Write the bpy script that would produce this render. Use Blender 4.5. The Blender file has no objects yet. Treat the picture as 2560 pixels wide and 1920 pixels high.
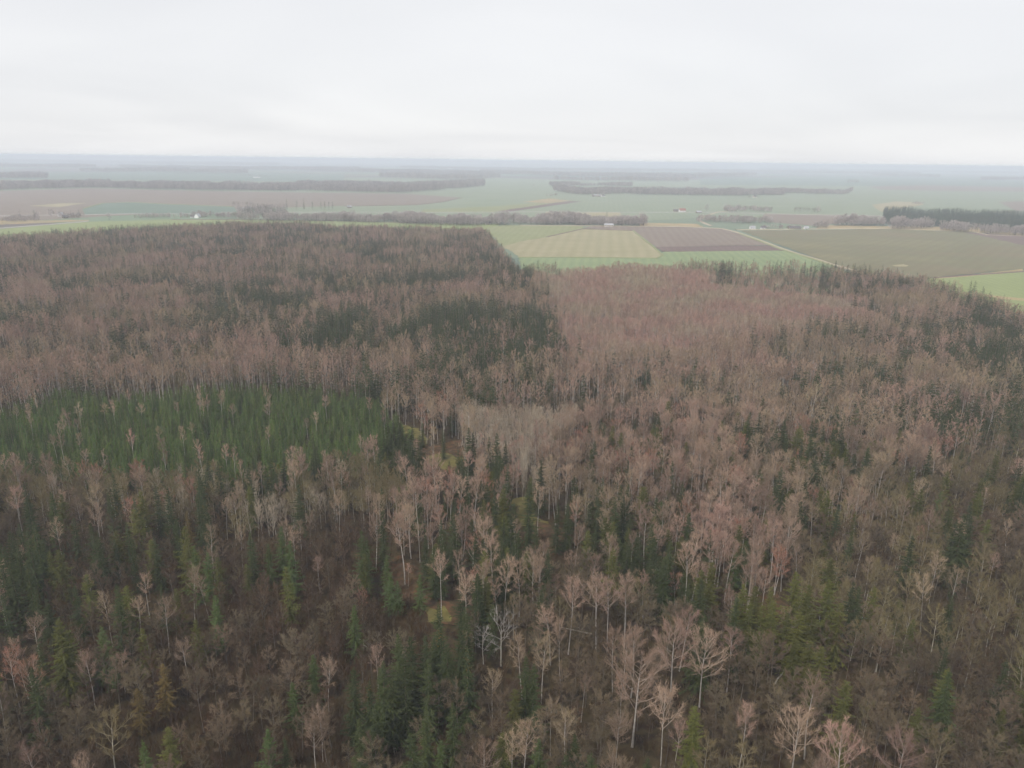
import bpy, math, random
import numpy as np
from mathutils import Matrix, Vector

R = math.radians
rng = np.random.default_rng(11)
random.seed(11)
scene = bpy.context.scene
COL = scene.collection

# ------------------------------------------------------------------ camera, sky, sun, exposure
CAM_H, PITCH, ROLL = 120.0, 16.2, 0.70
cam_d = bpy.data.cameras.new("camera")
cam_d.sensor_width = 36.0
cam_d.lens = 36.0 * 1923.0 / 2560.0
cam_d.clip_start = 1.0
cam_d.clip_end = 200000.0
cam = bpy.data.objects.new("camera", cam_d)
COL.objects.link(cam)
M = Matrix.Rotation(R(90 - PITCH), 4, 'X') @ Matrix.Rotation(R(ROLL), 4, 'Z')
cam.matrix_world = Matrix.Translation((0, 0, CAM_H)) @ M
scene.camera = cam

SUN_EL, SUN_AZ = 48.0, 215.0        # azimuth clockwise from +Y (the view direction)
world = bpy.data.worlds.new("World")
scene.world = world
world.use_nodes = True
wn, wl = world.node_tree.nodes, world.node_tree.links
wn.clear()
w_out = wn.new("ShaderNodeOutputWorld")
w_bg = wn.new("ShaderNodeBackground")
w_bg.inputs["Strength"].default_value = 0.1
sky = wn.new("ShaderNodeTexSky")
sky.sky_type = 'NISHITA'
sky.sun_disc = False
sky.sun_elevation = R(SUN_EL)
sky.sun_rotation = R(SUN_AZ)
# overcast: a closed sheet of cloud, laid out on a plane high above the ground
tc = wn.new("ShaderNodeTexCoord")
sep = wn.new("ShaderNodeSeparateXYZ")
wl.new(tc.outputs["Generated"], sep.inputs[0])
zc = wn.new("ShaderNodeMath"); zc.operation = 'MAXIMUM'; zc.inputs[1].default_value = 0.0
wl.new(sep.outputs["Z"], zc.inputs[0])
za = wn.new("ShaderNodeMath"); za.operation = 'ADD'; za.inputs[1].default_value = 0.10
wl.new(zc.outputs[0], za.inputs[0])
dx = wn.new("ShaderNodeMath"); dx.operation = 'DIVIDE'
dy = wn.new("ShaderNodeMath"); dy.operation = 'DIVIDE'
wl.new(sep.outputs["X"], dx.inputs[0]); wl.new(za.outputs[0], dx.inputs[1])
wl.new(sep.outputs["Y"], dy.inputs[0]); wl.new(za.outputs[0], dy.inputs[1])
cmb = wn.new("ShaderNodeCombineXYZ")
wl.new(dx.outputs[0], cmb.inputs["X"]); wl.new(dy.outputs[0], cmb.inputs["Y"])
cn = wn.new("ShaderNodeTexNoise")
cn.inputs["Scale"].default_value = 0.30
cn.inputs["Detail"].default_value = 3.0
cn.inputs["Roughness"].default_value = 0.5
cn.inputs["Distortion"].default_value = 0.6
wl.new(cmb.outputs[0], cn.inputs["Vector"])
cr = wn.new("ShaderNodeValToRGB")
cr.color_ramp.elements[0].position = 0.30
cr.color_ramp.elements[0].color = (0.85, 0.855, 0.88, 1)
cr.color_ramp.elements[1].position = 0.66
cr.color_ramp.elements[1].color = (0.985, 0.985, 0.995, 1)
wl.new(cn.outputs["Fac"], cr.inputs["Fac"])
cs = wn.new("ShaderNodeVectorMath"); cs.operation = 'SCALE'; cs.inputs["Scale"].default_value = 5.0
wl.new(cr.outputs["Color"], cs.inputs[0])
mx = wn.new("ShaderNodeMix"); mx.data_type = 'RGBA'
mx.inputs["Factor"].default_value = 0.95
wl.new(sky.outputs["Color"], mx.inputs["A"])
wl.new(cs.outputs["Vector"], mx.inputs["B"])
wl.new(mx.outputs["Result"], w_bg.inputs["Color"])
wl.new(w_bg.outputs[0], w_out.inputs["Surface"])

sun_d = bpy.data.lights.new("sun", 'SUN')
sun_d.energy = 1.5
sun_d.angle = R(12)
sun_d.color = (1.0, 0.96, 0.91)
sun = bpy.data.objects.new("sun", sun_d)
COL.objects.link(sun)
sd = Vector((math.sin(R(SUN_AZ)) * math.cos(R(SUN_EL)), math.cos(R(SUN_AZ)) * math.cos(R(SUN_EL)), math.sin(R(SUN_EL))))
sun.rotation_euler = sd.to_track_quat('Z', 'Y').to_euler()

vs = scene.view_settings
vs.view_transform = 'Standard'
vs.look = 'None'
vs.exposure = 0.93
vs.gamma = 1.0
vs.use_curve_mapping = False
cy = scene.cycles
cy.max_bounces = 2
cy.adaptive_threshold = 0.04
cy.diffuse_bounces = 1
cy.glossy_bounces = 1
cy.transmission_bounces = 2
cy.volume_bounces = 1
cy.transparent_max_bounces = 4
cy.use_denoising = True
cy.denoising_prefilter = 'ACCURATE'
cy.caustics_reflective = False
cy.caustics_refractive = False
HAZE_DENSITY = 0.00018
HAZE_COLOR = (0.83, 0.89, 1.0)

# ------------------------------------------------------------------ helpers
def tag(o, label=None, cat=None, group=None, kind=None):
    if label: o["label"] = label
    if cat: o["category"] = cat
    if group: o["group"] = group
    if kind: o["kind"] = kind
    return o

def material(name, a, b, scale=0.3, rough=0.9, vary=0.0, c=None, coords='Object', detail=4.0, stripes=None, contrast=(0.35, 0.65), patch=None):
    """Two or three tones mixed by noise, a per-object brightness spread, optional straight tractor stripes."""
    m = bpy.data.materials.new(name)
    m.use_nodes = True
    n, l = m.node_tree.nodes, m.node_tree.links
    bs = n["Principled BSDF"]
    bs.inputs["Roughness"].default_value = rough
    bs.inputs["Specular IOR Level"].default_value = 0.15
    t = n.new("ShaderNodeTexCoord")
    src = t.outputs[coords]
    nz = n.new("ShaderNodeTexNoise")
    nz.inputs["Scale"].default_value = scale
    nz.inputs["Detail"].default_value = detail
    l.new(src, nz.inputs["Vector"])
    rp = n.new("ShaderNodeValToRGB")
    e = rp.color_ramp.elements
    e[0].position, e[0].color = contrast[0], (*a, 1)
    e[1].position, e[1].color = contrast[1], (*b, 1)
    if c:
        k = e.new(0.5 * (contrast[0] + contrast[1])); k.color = (*c, 1)
    l.new(nz.outputs["Fac"], rp.inputs["Fac"])
    out = rp.outputs["Color"]
    if stripes:
        ang, period, col, amt = stripes
        mp = n.new("ShaderNodeMapping")
        mp.inputs["Rotation"].default_value = (0, 0, ang)
        l.new(src, mp.inputs["Vector"])
        wv = n.new("ShaderNodeTexWave")
        wv.wave_type = 'BANDS'
        wv.inputs["Scale"].default_value = 1.0 / period * 0.314
        wv.inputs["Distortion"].default_value = 1.2
        wv.inputs["Detail"].default_value = 2.0
        wv.inputs["Detail Scale"].default_value = 0.4
        l.new(mp.outputs[0], wv.inputs["Vector"])
        mu = n.new("ShaderNodeMath"); mu.operation = 'MULTIPLY'; mu.inputs[1].default_value = amt
        l.new(wv.outputs["Fac"], mu.inputs[0])
        mm = n.new("ShaderNodeMix"); mm.data_type = 'RGBA'
        l.new(mu.outputs[0], mm.inputs["Factor"])
        l.new(out, mm.inputs["A"])
        mm.inputs["B"].default_value = (*col, 1)
        out = mm.outputs["Result"]
    if patch:
        # stands differ in tone from place to place: second tone mixed by the spot where the tree grows
        po = n.new("ShaderNodeObjectInfo")
        pm = n.new("ShaderNodeMapping")
        pm.inputs["Scale"].default_value = (patch[1], patch[1], 0)
        l.new(po.outputs["Location"], pm.inputs["Vector"])
        pn = n.new("ShaderNodeTexNoise"); pn.inputs["Scale"].default_value = 1.0; pn.inputs["Detail"].default_value = 3
        l.new(pm.outputs[0], pn.inputs["Vector"])
        pr_ = n.new("ShaderNodeMapRange"); pr_.inputs["From Min"].default_value = 0.42; pr_.inputs["From Max"].default_value = 0.62
        l.new(pn.outputs["Fac"], pr_.inputs["Value"])
        pk = n.new("ShaderNodeMix"); pk.data_type = 'RGBA'
        l.new(pr_.outputs[0], pk.inputs["Factor"]); l.new(out, pk.inputs["A"])
        pk.inputs["B"].default_value = (*patch[0], 1)
        out = pk.outputs["Result"]
    if vary:
        oi = n.new("ShaderNodeObjectInfo")
        mr = n.new("ShaderNodeMapRange")
        mr.inputs["To Min"].default_value = 1 - vary
        mr.inputs["To Max"].default_value = 1 + vary
        l.new(oi.outputs["Random"], mr.inputs["Value"])
        hs = n.new("ShaderNodeHueSaturation")
        hm = n.new("ShaderNodeMath"); hm.operation = 'MULTIPLY_ADD'
        fr = n.new("ShaderNodeMath"); fr.operation = 'FRACT'
        m7 = n.new("ShaderNodeMath"); m7.operation = 'MULTIPLY'; m7.inputs[1].default_value = 7.31
        l.new(oi.outputs["Random"], m7.inputs[0]); l.new(m7.outputs[0], fr.inputs[0])
        l.new(fr.outputs[0], hm.inputs[0])
        hm.inputs[1].default_value = 0.018 * vary / 0.25
        hm.inputs[2].default_value = 0.5 - 0.003 * vary / 0.25
        l.new(hm.outputs[0], hs.inputs["Hue"])
        l.new(mr.outputs[0], hs.inputs["Value"])
        l.new(out, hs.inputs["Color"])
        out = hs.outputs["Color"]
    l.new(out, bs.inputs["Base Color"])
    return m

def plain(name, col, rough=0.8):
    return material(name, tuple(x * 0.92 for x in col), tuple(min(1, x * 1.06) for x in col), 0.8, rough)

class MB:
    """Collects vertices and faces, builds one mesh."""
    def __init__(s):
        s.v, s.f, s.m, s.n = [], [], [], 0
    def add(s, verts, faces, mat=0):
        verts = np.asarray(verts, float).reshape(-1, 3)
        s.v.append(verts)
        s.f += [tuple(i + s.n for i in f) for f in faces]
        s.m += [mat] * len(faces)
        s.n += len(verts)
    def tube(s, pts, rad, sides=4, mat=0):
        pts = np.asarray(pts, float); k = len(pts)
        d = np.gradient(pts, axis=0)
        d /= np.linalg.norm(d, axis=1)[:, None] + 1e-9
        ref = np.array([1.0, 0.13, 0.07]) if abs(d[0][0]) < 0.8 else np.array([0.1, 1.0, 0.05])
        a = np.cross(d, ref); a /= np.linalg.norm(a, axis=1)[:, None] + 1e-9
        b = np.cross(d, a)
        V = []
        for i in range(k):
            for j in range(sides):
                t = 2 * math.pi * j / sides
                V.append(pts[i] + rad[i] * (math.cos(t) * a[i] + math.sin(t) * b[i]))
        F = []
        for i in range(k - 1):
            for j in range(sides):
                j2 = (j + 1) % sides
                F.append((i * sides + j, i * sides + j2, (i + 1) * sides + j2, (i + 1) * sides + j))
        s.add(V, F, mat)
    def twigs(s, p0, p1, w, mat=0, r=rng):
        """Many thin tapered blades at once: p0, p1 (n,3), w (n,)."""
        n = len(p0)
        d = p1 - p0
        q = r.normal(size=(n, 3))
        a = np.cross(d, q); a /= np.linalg.norm(a, axis=1)[:, None] + 1e-9
        a *= w[:, None] * 0.5
        V = np.empty((n, 3, 3)); V[:, 0] = p0 - a; V[:, 1] = p0 + a; V[:, 2] = p1
        s.add(V.reshape(-1, 3), [(3 * i, 3 * i + 1, 3 * i + 2) for i in range(n)], mat)
    def box(s, lo, hi, mat=0):
        x0, y0, z0 = lo; x1, y1, z1 = hi
        s.add([(x0, y0, z0), (x1, y0, z0), (x1, y1, z0), (x0, y1, z0), (x0, y0, z1), (x1, y0, z1), (x1, y1, z1), (x0, y1, z1)],
              [(0, 3, 2, 1), (4, 5, 6, 7), (0, 1, 5, 4), (1, 2, 6, 5), (2, 3, 7, 6), (3, 0, 4, 7)], mat)
    def mesh(s, name, mats):
        me = bpy.data.meshes.new(name)
        V = np.concatenate(s.v) if s.v else np.zeros((0, 3))
        me.from_pydata(V.tolist(), [], s.f)
        for m in mats: me.materials.append(m)
        if len(mats) > 1: me.polygons.foreach_set("material_index", s.m)
        me.update()
        return me

def link(name, me, parent=None, loc=(0, 0, 0)):
    o = bpy.data.objects.new(name, me)
    COL.objects.link(o)
    o.location = loc
    if parent: o.parent = parent
    return o

def inside(x, y, poly):
    p = np.asarray(poly); n = len(p); r = np.zeros(len(x), bool)
    j = n - 1
    for i in range(n):
        c = ((p[i, 1] > y) != (p[j, 1] > y)) & (x < (p[j, 0] - p[i, 0]) * (y - p[i, 1]) / (p[j, 1] - p[i, 1] + 1e-12) + p[i, 0])
        r ^= c; j = i
    return r

def value_noise(x, y, s, seed):
    g = np.random.default_rng(seed).random((256, 256))
    u, v = x / s + 100.3, y / s + 57.7
    iu, iv = np.floor(u).astype(int), np.floor(v).astype(int)
    fu, fv = u - iu, v - iv
    fu, fv = fu * fu * (3 - 2 * fu), fv * fv * (3 - 2 * fv)
    q = lambda a, b: g[a % 256, b % 256]
    return (q(iu, iv) * (1 - fu) * (1 - fv) + q(iu + 1, iv) * fu * (1 - fv) + q(iu, iv + 1) * (1 - fu) * fv + q(iu + 1, iv + 1) * fu * fv)

# ------------------------------------------------------------------ layout: image pixels projected onto ground or treetop planes, in metres (x east of the camera, y ahead of it)
STRIPE_ANGLE = 3.258
FOREST = [(-733.8, 922.0), (-687.9, 1042.7), (-649.6, 1084.5), (-625.4, 1127.1), (-585.8, 1175.1), (-538.1, 1228.1), (-465.3, 1297.9), (-341.1, 1317.9), (-280.0, 1259.7), (-153.5, 1247.1), (-54.0, 1246.4),
 (-36.9, 1169.3), (-19.0, 992.4), (-2.6, 861.3), (8.7, 784.1), (13.8, 796.3), (45.1, 786.9), (95.5, 810.0), (148.8, 834.5), (224.5, 845.0), (260.9, 825.3), (301.2, 845.5), (327.5, 825.0),
 (350.9, 805.2), (379.0, 792.8), (396.3, 763.0), (400.2, 726.9), (408.7, 689.7), (403.4, 645.0), (399.5, 607.4), (380.7, 558.8), (397.4, 507.5), (420.0, 45.0), (-420.0, 45.0)]
ZONES = [('birch_stand',
  [(24.2, 416.4), (78.2, 429.4), (262.2, 579.5), (387.1, 671.9), (413.9, 553.9), (220.0, 278.6), (162.0, 235.7), (118.1, 224.3), (76.0, 207.8), (41.2, 206.9), (20.4, 246.5), (-1.3, 354.2)]),
 ('edge_conifers', [(228.2, 447.7), (286.1, 522.7), (346.9, 566.9), (375.6, 568.6), (414.2, 522.6), (248.4, 299.8), (225.8, 334.9), (249.4, 398.0), (236.7, 426.5)]),
 ('edge_scatter', [(183.0, 798.9), (313.5, 827.9), (312.5, 717.7), (268.8, 640.4), (189.6, 694.8)]),
 ('grey_right', [(86.8, 227.5), (128.5, 246.4), (209.5, 321.1), (303.4, 343.8), (122.2, 99.0), (47.3, 98.0), (64.0, 151.6), (80.6, 185.5)]),
 ('thicket', [(-216.1, 233.5), (-106.7, 229.6), (-73.4, 241.2), (-53.0, 234.5), (-34.9, 206.8), (-16.1, 167.3), (-33.6, 161.2), (-38.8, 149.0), (-25.4, 98.8), (-112.8, 97.6)]),
 ('left_spruces', [(-202.8, 236.8), (-145.4, 246.1), (-103.9, 251.3), (-85.9, 222.8), (-81.0, 179.6), (-98.2, 160.8), (-99.6, 143.7), (-141.7, 142.9)]),
 ('centre', [(-57.4, 256.8), (-36.3, 275.2), (-16.2, 266.7), (21.9, 267.9), (66.2, 256.4), (75.8, 220.7), (60.3, 185.1), (18.5, 181.8), (-9.2, 168.4), (-20.1, 172.3), (-37.4, 205.8)]),
 ('grey_low', [(-9.4, 170.4), (21.0, 181.9), (57.2, 182.7), (69.3, 160.4), (48.8, 98.0), (-6.2, 97.3)]),
 ('clump', [(-37.4, 158.3), (-15.9, 164.3), (-2.4, 172.6), (3.4, 155.6), (-4.5, 133.7), (-6.2, 97.3), (-26.4, 97.0)]),
 ('grey_mid', [(-1.4, 369.8), (70.2, 381.3), (58.3, 310.0), (31.6, 321.1), (5.1, 326.5)]),
 ('mid_spruce', [(-52.6, 584.1), (-3.1, 608.6), (26.3, 560.4), (29.0, 447.9), (21.6, 418.9), (-6.6, 397.1), (-28.6, 433.0), (-65.7, 448.9), (-89.9, 510.2)]),
 ('back_row', [(-368.0, 454.7), (-205.2, 469.6), (-73.9, 429.7), (-53.1, 374.3), (-96.0, 376.6), (-144.0, 378.8), (-220.8, 363.1), (-287.7, 348.8)]),
 ('olive_strip',
  [(-220.0, 261.2), (-157.0, 263.3), (-112.4, 253.6), (-102.8, 241.6), (-77.9, 265.9), (-48.7, 276.5), (-42.0, 255.8), (-48.2, 235.6), (-59.3, 217.8), (-86.3, 217.1), (-102.3, 228.5),
   (-192.0, 224.1)]),
 ('spruce_plantation',
  [(-277.4, 321.4), (-231.6, 336.4), (-218.5, 358.7), (-143.8, 378.0), (-94.9, 371.8), (-69.3, 359.5), (-46.7, 314.6), (-45.8, 280.7), (-78.6, 268.4), (-103.8, 243.9), (-113.4, 256.0),
   (-157.3, 263.5), (-230.4, 263.4)]),
 ('birch_plantation',
  [(23.5, 760.1), (96.5, 841.5), (189.2, 849.9), (193.1, 707.5), (273.7, 652.1), (294.1, 653.5), (269.8, 572.0), (201.9, 519.6), (112.3, 461.6), (64.5, 425.8), (32.5, 422.3), (32.5, 532.7),
   (28.1, 646.2)]),
 ('pale_aspens', [(-20.7, 325.5), (-1.1, 336.2), (23.2, 333.8), (25.4, 292.1), (13.1, 266.4), (-4.1, 265.8), (-19.5, 290.6)])]
MIX = {'back_row': (0.9, {'bf': 0.28, 'bs': 0.14, 'g': 0.26, 'ol': 0.24, 'sd': 0.08}),
 'birch_stand': (0.9, {'bf': 0.36, 'big': 0.02, 'br': 0.13, 'bs': 0.12, 'g': 0.2, 'sd': 0.16, 'so': 0.08}),
 'centre': (0.75, {'bf': 0.17, 'br': 0.06, 'bs': 0.1, 'g': 0.28, 'sb': 0.05, 'sd': 0.22, 'so': 0.1}),
 'clump': (0.65, {'g': 0.45, 'gs': 0.35, 'sd': 0.2}),
 'edge_conifers': (0.92, {'bf': 0.2, 'g': 0.12, 'sd': 0.62, 'so': 0.12}),
 'edge_scatter': (0.9, {'bf': 0.36, 'br': 0.3, 'g': 0.2, 'sd': 0.11}),
 'far': (0.96, {'bf': 0.42, 'br': 0.1, 'bs': 0.13, 'g': 0.09, 'ol': 0.08, 'sd': 0.29, 'sr': 0.02}),
 'grey_low': (0.95, {'bf': 0.04, 'bs': 0.06, 'g': 0.66, 'gs': 0.12, 'ol': 0.08, 'sd': 0.03}),
 'grey_mid': (0.9, {'bf': 0.08, 'bs': 0.12, 'g': 0.75, 'sd': 0.04}),
 'grey_right': (0.95, {'bs': 0.04, 'g': 0.46, 'gs': 0.22, 'ol': 0.2, 'sd': 0.02, 'so': 0.05}),
 'left_spruces': (0.8, {'bs': 0.08, 'g': 0.36, 'gs': 0.32, 'sd': 0.07, 'so': 0.05}),
 'mid_spruce': (0.97, {'bf': 0.07, 'ol': 0.08, 'sd': 0.8, 'so': 0.08}),
 'olive_strip': (0.85, {'br': 0.04, 'bs': 0.07, 'g': 0.1, 'ol': 0.56, 'pa': 0.12, 'sd': 0.08}),
 'thicket': (0.85, {'bs': 0.03, 'g': 0.38, 'gs': 0.5, 'sb': 0.02, 'sd': 0.03, 'so': 0.03})}
HEROES = [('sd', -32.1, 135.2, 20, None), ('sd', -25.9, 134.8, 22, None), ('sd', -21.5, 136.3, 22, None), ('sd', -21.1, 144.4, 21, None), ('sd', -24.2, 147.1, 20, None), ('sd', -18.8, 146.5, 20, None),
 ('sd', -16.9, 138.0, 20, None), ('sd', -13.3, 142.7, 21, None), ('sd', -11.1, 150.7, 20, None), ('sd', -16.1, 126.2, 18, None), ('sd', -10.6, 126.0, 19, None), ('sd', -28.8, 124.7, 16, None),
 ('sd', 3.7, 136.8, 22, None), ('sd', 5.0, 136.7, 20, None), ('sd', -26.6, 129.5, 16, None), ('sd', -23.9, 135.0, 20, None), ('sd', -19.1, 203.9, 16, None), ('sd', -20.6, 207.7, 18, None),
 ('sd', -24.9, 203.5, 15, None), ('sd', 10.3, 185.7, 20, None), ('sd', 7.5, 169.7, 18, None), ('sd', -38.1, 207.7, 20, None), ('sd', -5.2, 226.8, 18, None), ('sd', 1.0, 223.4, 16, None),
 ('sd', 6.0, 222.9, 24, None), ('sd', 14.4, 219.5, 18, None), ('sd', 17.9, 221.8, 17, None), ('sd', 28.7, 226.4, 18, None), ('sd', 35.6, 220.9, 20, None), ('sd', 33.4, 197.1, 18, None),
 ('sd', 37.3, 197.2, 18, None), ('sd', 40.9, 187.3, 18, None), ('sd', 41.3, 182.7, 20, None), ('sd', -12.4, 176.8, 16, None), ('sd', -42.0, 202.8, 14, None),
 ('sr', -8.9, 140.6, 21, 'spruce with orange-brown cones at its tip, beside the dead white tree'), ('sr', -15.2, 149.6, 20, None), ('sr', -28.8, 135.0, 17, None), ('sr', -11.8, 215.5, 14, None),
 ('sb', -13.1, 123.8, 12, 'bright green spruce at the bottom edge below the spruce clump'), ('sb', -34.6, 192.7, 14, None), ('sb', -32.1, 184.1, 13, None), ('sb', -38.1, 165.7, 15, None),
 ('sb', -30.2, 184.0, 11, None), ('sb', -24.4, 186.1, 12, None), ('so', -2.1, 225.1, 20, None), ('so', 1.4, 134.2, 16, None), ('so', -1.1, 123.8, 14, None), ('so', -8.6, 227.9, 15, None),
 ('so', 31.5, 222.6, 18, None), ('so', 53.3, 180.2, 20, None), ('so', 50.6, 173.2, 18, None), ('so', 57.9, 170.0, 20, None), ('so', 60.9, 169.3, 20, None), ('so', 58.6, 164.6, 18, None),
 ('so', 64.4, 165.5, 18, None), ('so', 67.3, 175.3, 16, None), ('so', 73.6, 175.4, 20, None), ('so', 74.5, 169.6, 20, None), ('so', 78.8, 167.9, 22, None), ('so', 80.4, 164.3, 18, None),
 ('so', 72.8, 161.9, 18, None), ('so', 69.2, 161.1, 18, None), ('so', 68.4, 152.2, 16, None), ('so', 70.4, 149.7, 16, None), ('so', 65.9, 154.3, 15, None), ('so', 77.9, 213.3, 16, None),
 ('so', 36.3, 125.9, 19, None), ('so', 94.7, 142.7, 16, None), ('so', 85.4, 134.9, 12, None), ('so', 61.7, 164.7, 17, None), ('so', 67.3, 163.4, 16, None), ('so', 50.8, 181.0, 17, None),
 ('so', 56.7, 167.7, 17, None), ('so', 69.8, 135.6, 18, 'lone olive green spruce beside the bare fan-crowned birch, lower right'), ('sd', 85.7, 171.5, 20, None), ('sd', 88.5, 172.4, 18, None),
 ('sd', 129.6, 203.6, 22, None), ('sd', 135.0, 206.0, 22, None), ('sd', 45.9, 181.8, 17, None), ('sd', 129.8, 201.4, 25, 'large dark spruce rising over the olive-grey wood on the right'),
 ('sb', 64.2, 197.1, 14, None), ('sb', 143.3, 237.0, 16, None), ('sd', -160.5, 233.5, 16, None), ('sd', -144.2, 221.3, 18, None), ('sd', -119.4, 198.7, 20, None), ('sd', -111.4, 202.9, 18, None),
 ('sd', -127.2, 223.2, 18, None), ('sd', -112.8, 225.8, 20, None), ('sd', -108.4, 223.2, 20, None), ('sd', -97.6, 220.9, 20, None), ('sd', -93.7, 215.5, 19, None), ('sd', -100.3, 209.6, 16, None),
 ('sd', -91.4, 212.2, 16, None), ('sd', -127.0, 174.9, 21, None), ('sd', -123.8, 175.9, 20, None), ('sd', -141.4, 201.0, 18, None), ('sd', -111.3, 162.3, 18, None), ('sd', -99.1, 194.6, 18, None),
 ('sd', -68.2, 227.2, 20, None), ('sd', -116.5, 196.3, 18, None), ('sd', -44.1, 126.5, 10, None), ('sd', -137.4, 187.6, 18, None), ('sd', -118.1, 168.5, 17, None), ('sd', -89.1, 174.2, 14, None),
 ('sd', -109.8, 172.0, 16, None), ('sd', -123.0, 165.2, 18, None), ('so', -117.3, 224.8, 18, None), ('so', -122.6, 187.9, 17, None), ('so', -112.0, 180.5, 14, None), ('so', -99.2, 149.8, 18, None),
 ('so', -85.3, 232.1, 17, None), ('so', -66.1, 124.3, 14, None), ('so', -73.6, 192.3, 11, None), ('so', -99.4, 147.8, 22, 'tall olive green spruce standing alone in the thicket near the left edge'),
 ('sb', -68.6, 196.0, 15, None), ('sb', -86.6, 188.9, 18, None), ('sb', -83.4, 188.8, 16, None), ('sb', -47.0, 125.3, 13, None), ('sb', -44.0, 148.4, 13, None),
 ('sb', -66.5, 201.9, 18, 'bright green spruce, the further of the pair in the brown thicket'), ('sb', -61.1, 192.6, 18, 'bright green spruce, the nearer of the pair in the brown thicket'),
 ('st', -78.6, 137.9, 12, 'rusty orange spruce low in the brown thicket at lower left'), ('st', -75.5, 143.4, 14, 'rusty olive spruce behind the orange one in the thicket'),
 ('st', -101.5, 220.6, 13, 'small rusty spruce before the dark spruces at left'), ('bf', -40.4, 207.7, 20, None), ('bf', -21.2, 219.8, 18, None), ('bf', -14.6, 217.4, 18, None),
 ('bf', -6.9, 211.6, 18, None), ('bf', 15.4, 237.1, 18, None), ('bf', 20.0, 210.0, 16, None), ('bf', 28.6, 200.1, 18, None), ('bf', 40.8, 209.9, 20, None), ('bf', 43.4, 203.8, 18, None),
 ('bf', 32.1, 224.3, 22, None), ('bf', -7.0, 181.5, 20, None), ('bf', -1.5, 181.6, 20, None), ('bf', 2.8, 184.5, 19, None), ('bf', 6.5, 184.6, 20, None), ('bf', 22.4, 169.9, 22, None),
 ('bf', 25.3, 168.3, 22, None), ('bf', 29.5, 170.9, 22, None), ('bf', 17.6, 198.0, 14, None), ('bf', 10.6, 163.5, 18, None), ('bf', 50.0, 222.2, 19, None), ('bf', 50.2, 209.9, 19, None),
 ('bf', 42.2, 227.2, 16, None), ('bf', -30.3, 228.3, 20, None), ('bs', -42.2, 227.2, 17, None), ('bs', -37.5, 230.8, 17, None), ('bs', -26.1, 222.2, 18, None), ('bs', -21.9, 236.6, 14, None),
 ('bs', 9.3, 230.9, 20, None), ('bs', 24.6, 230.4, 18, None), ('bs', -18.5, 182.2, 21, None), ('bs', -10.8, 172.5, 22, None), ('bs', -4.3, 190.4, 22, None), ('bs', 15.2, 168.1, 22, None),
 ('bs', 24.4, 153.1, 18, None), ('bs', 3.2, 121.6, 20, None), ('bs', 1.1, 121.7, 16, None), ('bs', -3.5, 180.5, 15, None), ('bs', -29.5, 198.7, 8, None), ('bs', 16.3, 143.6, 12, None),
 ('bf', -30.7, 199.6, 24, 'tall birch with reddish fan crown over the bracken clearing'), ('br', -39.7, 182.0, 10, None),
 ('big', 26.6, 136.2, 24, 'birch with the widest round fan crown, lower right of centre'), ('bf', 24.8, 140.8, 16, None), ('bf', -30.2, 151.8, 14, None), ('bf', 22.5, 119.8, 12, None),
 ('big', 37.1, 149.6, 24, 'broad pale birch behind the widest fan-crowned one'), ('bf', 30.9, 128.0, 22, None), ('big', -4.8, 120.5, 15, 'low birch with spreading pale limbs at the bottom edge'),
 ('dd', -1.9, 163.1, 15, 'dead white tree with crooked bare limbs, the taller of two'), ('dd', -6.3, 163.6, 11, 'dead white tree leaning left, the lower of two'),
 ('bs', -14.1, 194.0, 16, 'pale broken-topped tree among the birches above the dead pair'), ('bf', 58.8, 228.7, 18, None), ('bf', 52.4, 199.3, 22, None), ('bf', 65.3, 210.0, 18, None),
 ('bf', 71.9, 236.3, 16, None), ('bf', 76.1, 223.9, 18, None), ('bf', 41.9, 161.8, 20, None), ('bf', 111.5, 221.9, 14, None), ('bf', 122.7, 239.4, 14, None), ('bf', 102.2, 196.1, 14, None),
 ('bf', 107.4, 238.2, 15, None), ('bf', 71.9, 226.4, 18, None), ('bf', 124.9, 233.1, 15, None), ('bf', 59.7, 216.7, 17, None), ('br', 59.5, 206.2, 17, None), ('br', 76.3, 195.9, 17, None),
 ('br', 129.7, 220.0, 11, None), ('br', 69.7, 192.0, 12, None), ('br', 87.3, 244.1, 14, None), ('br', 55.1, 227.6, 16, None),
 ('big', 43.7, 149.0, 21, 'white-limbed fan birch left of the olive spruces'), ('bf', 62.2, 133.4, 22, 'upright fan-crowned birch beside the lone olive spruce'),
 ('big', 56.3, 125.2, 19, 'broad birch crown at the bottom, under the upright fan birch'), ('big', 62.3, 117.0, 22, 'wide twin-stemmed fan birch at the bottom right'),
 ('big', 75.1, 120.2, 18, 'sparse pale birch, last one at the bottom right'), ('ol', 45.3, 121.8, 15, 'rounded olive-brown bare tree at the bottom edge'), ('ol', 95.7, 171.8, 15, None),
 ('ol', 91.8, 168.6, 14, None), ('ol', 97.4, 169.5, 14, None), ('ol', 118.5, 211.6, 11, None), ('ol', 108.4, 194.9, 12, None), ('ol', 85.5, 194.7, 14, None), ('ol', 87.3, 192.6, 13, None),
 ('ol', 99.5, 161.4, 13, None), ('ol', 109.5, 157.3, 14, None), ('ol', 107.9, 169.7, 14, None), ('ol', 111.9, 167.5, 14, None), ('g', 81.4, 163.8, 15, None), ('g', 85.1, 158.8, 15, None),
 ('g', 87.9, 156.8, 15, None), ('g', 92.2, 157.0, 14, None), ('g', 77.0, 160.1, 15, None), ('g', 53.5, 150.1, 15, None), ('g', 61.7, 154.1, 16, None), ('g', 55.0, 145.9, 14, None),
 ('g', 51.3, 148.9, 14, None), ('g', 80.7, 156.7, 14, None), ('g', 41.8, 130.8, 13, None), ('g', 53.6, 138.1, 12, None), ('g', 58.4, 140.4, 12, None), ('g', -15.1, 139.1, 15, None),
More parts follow.
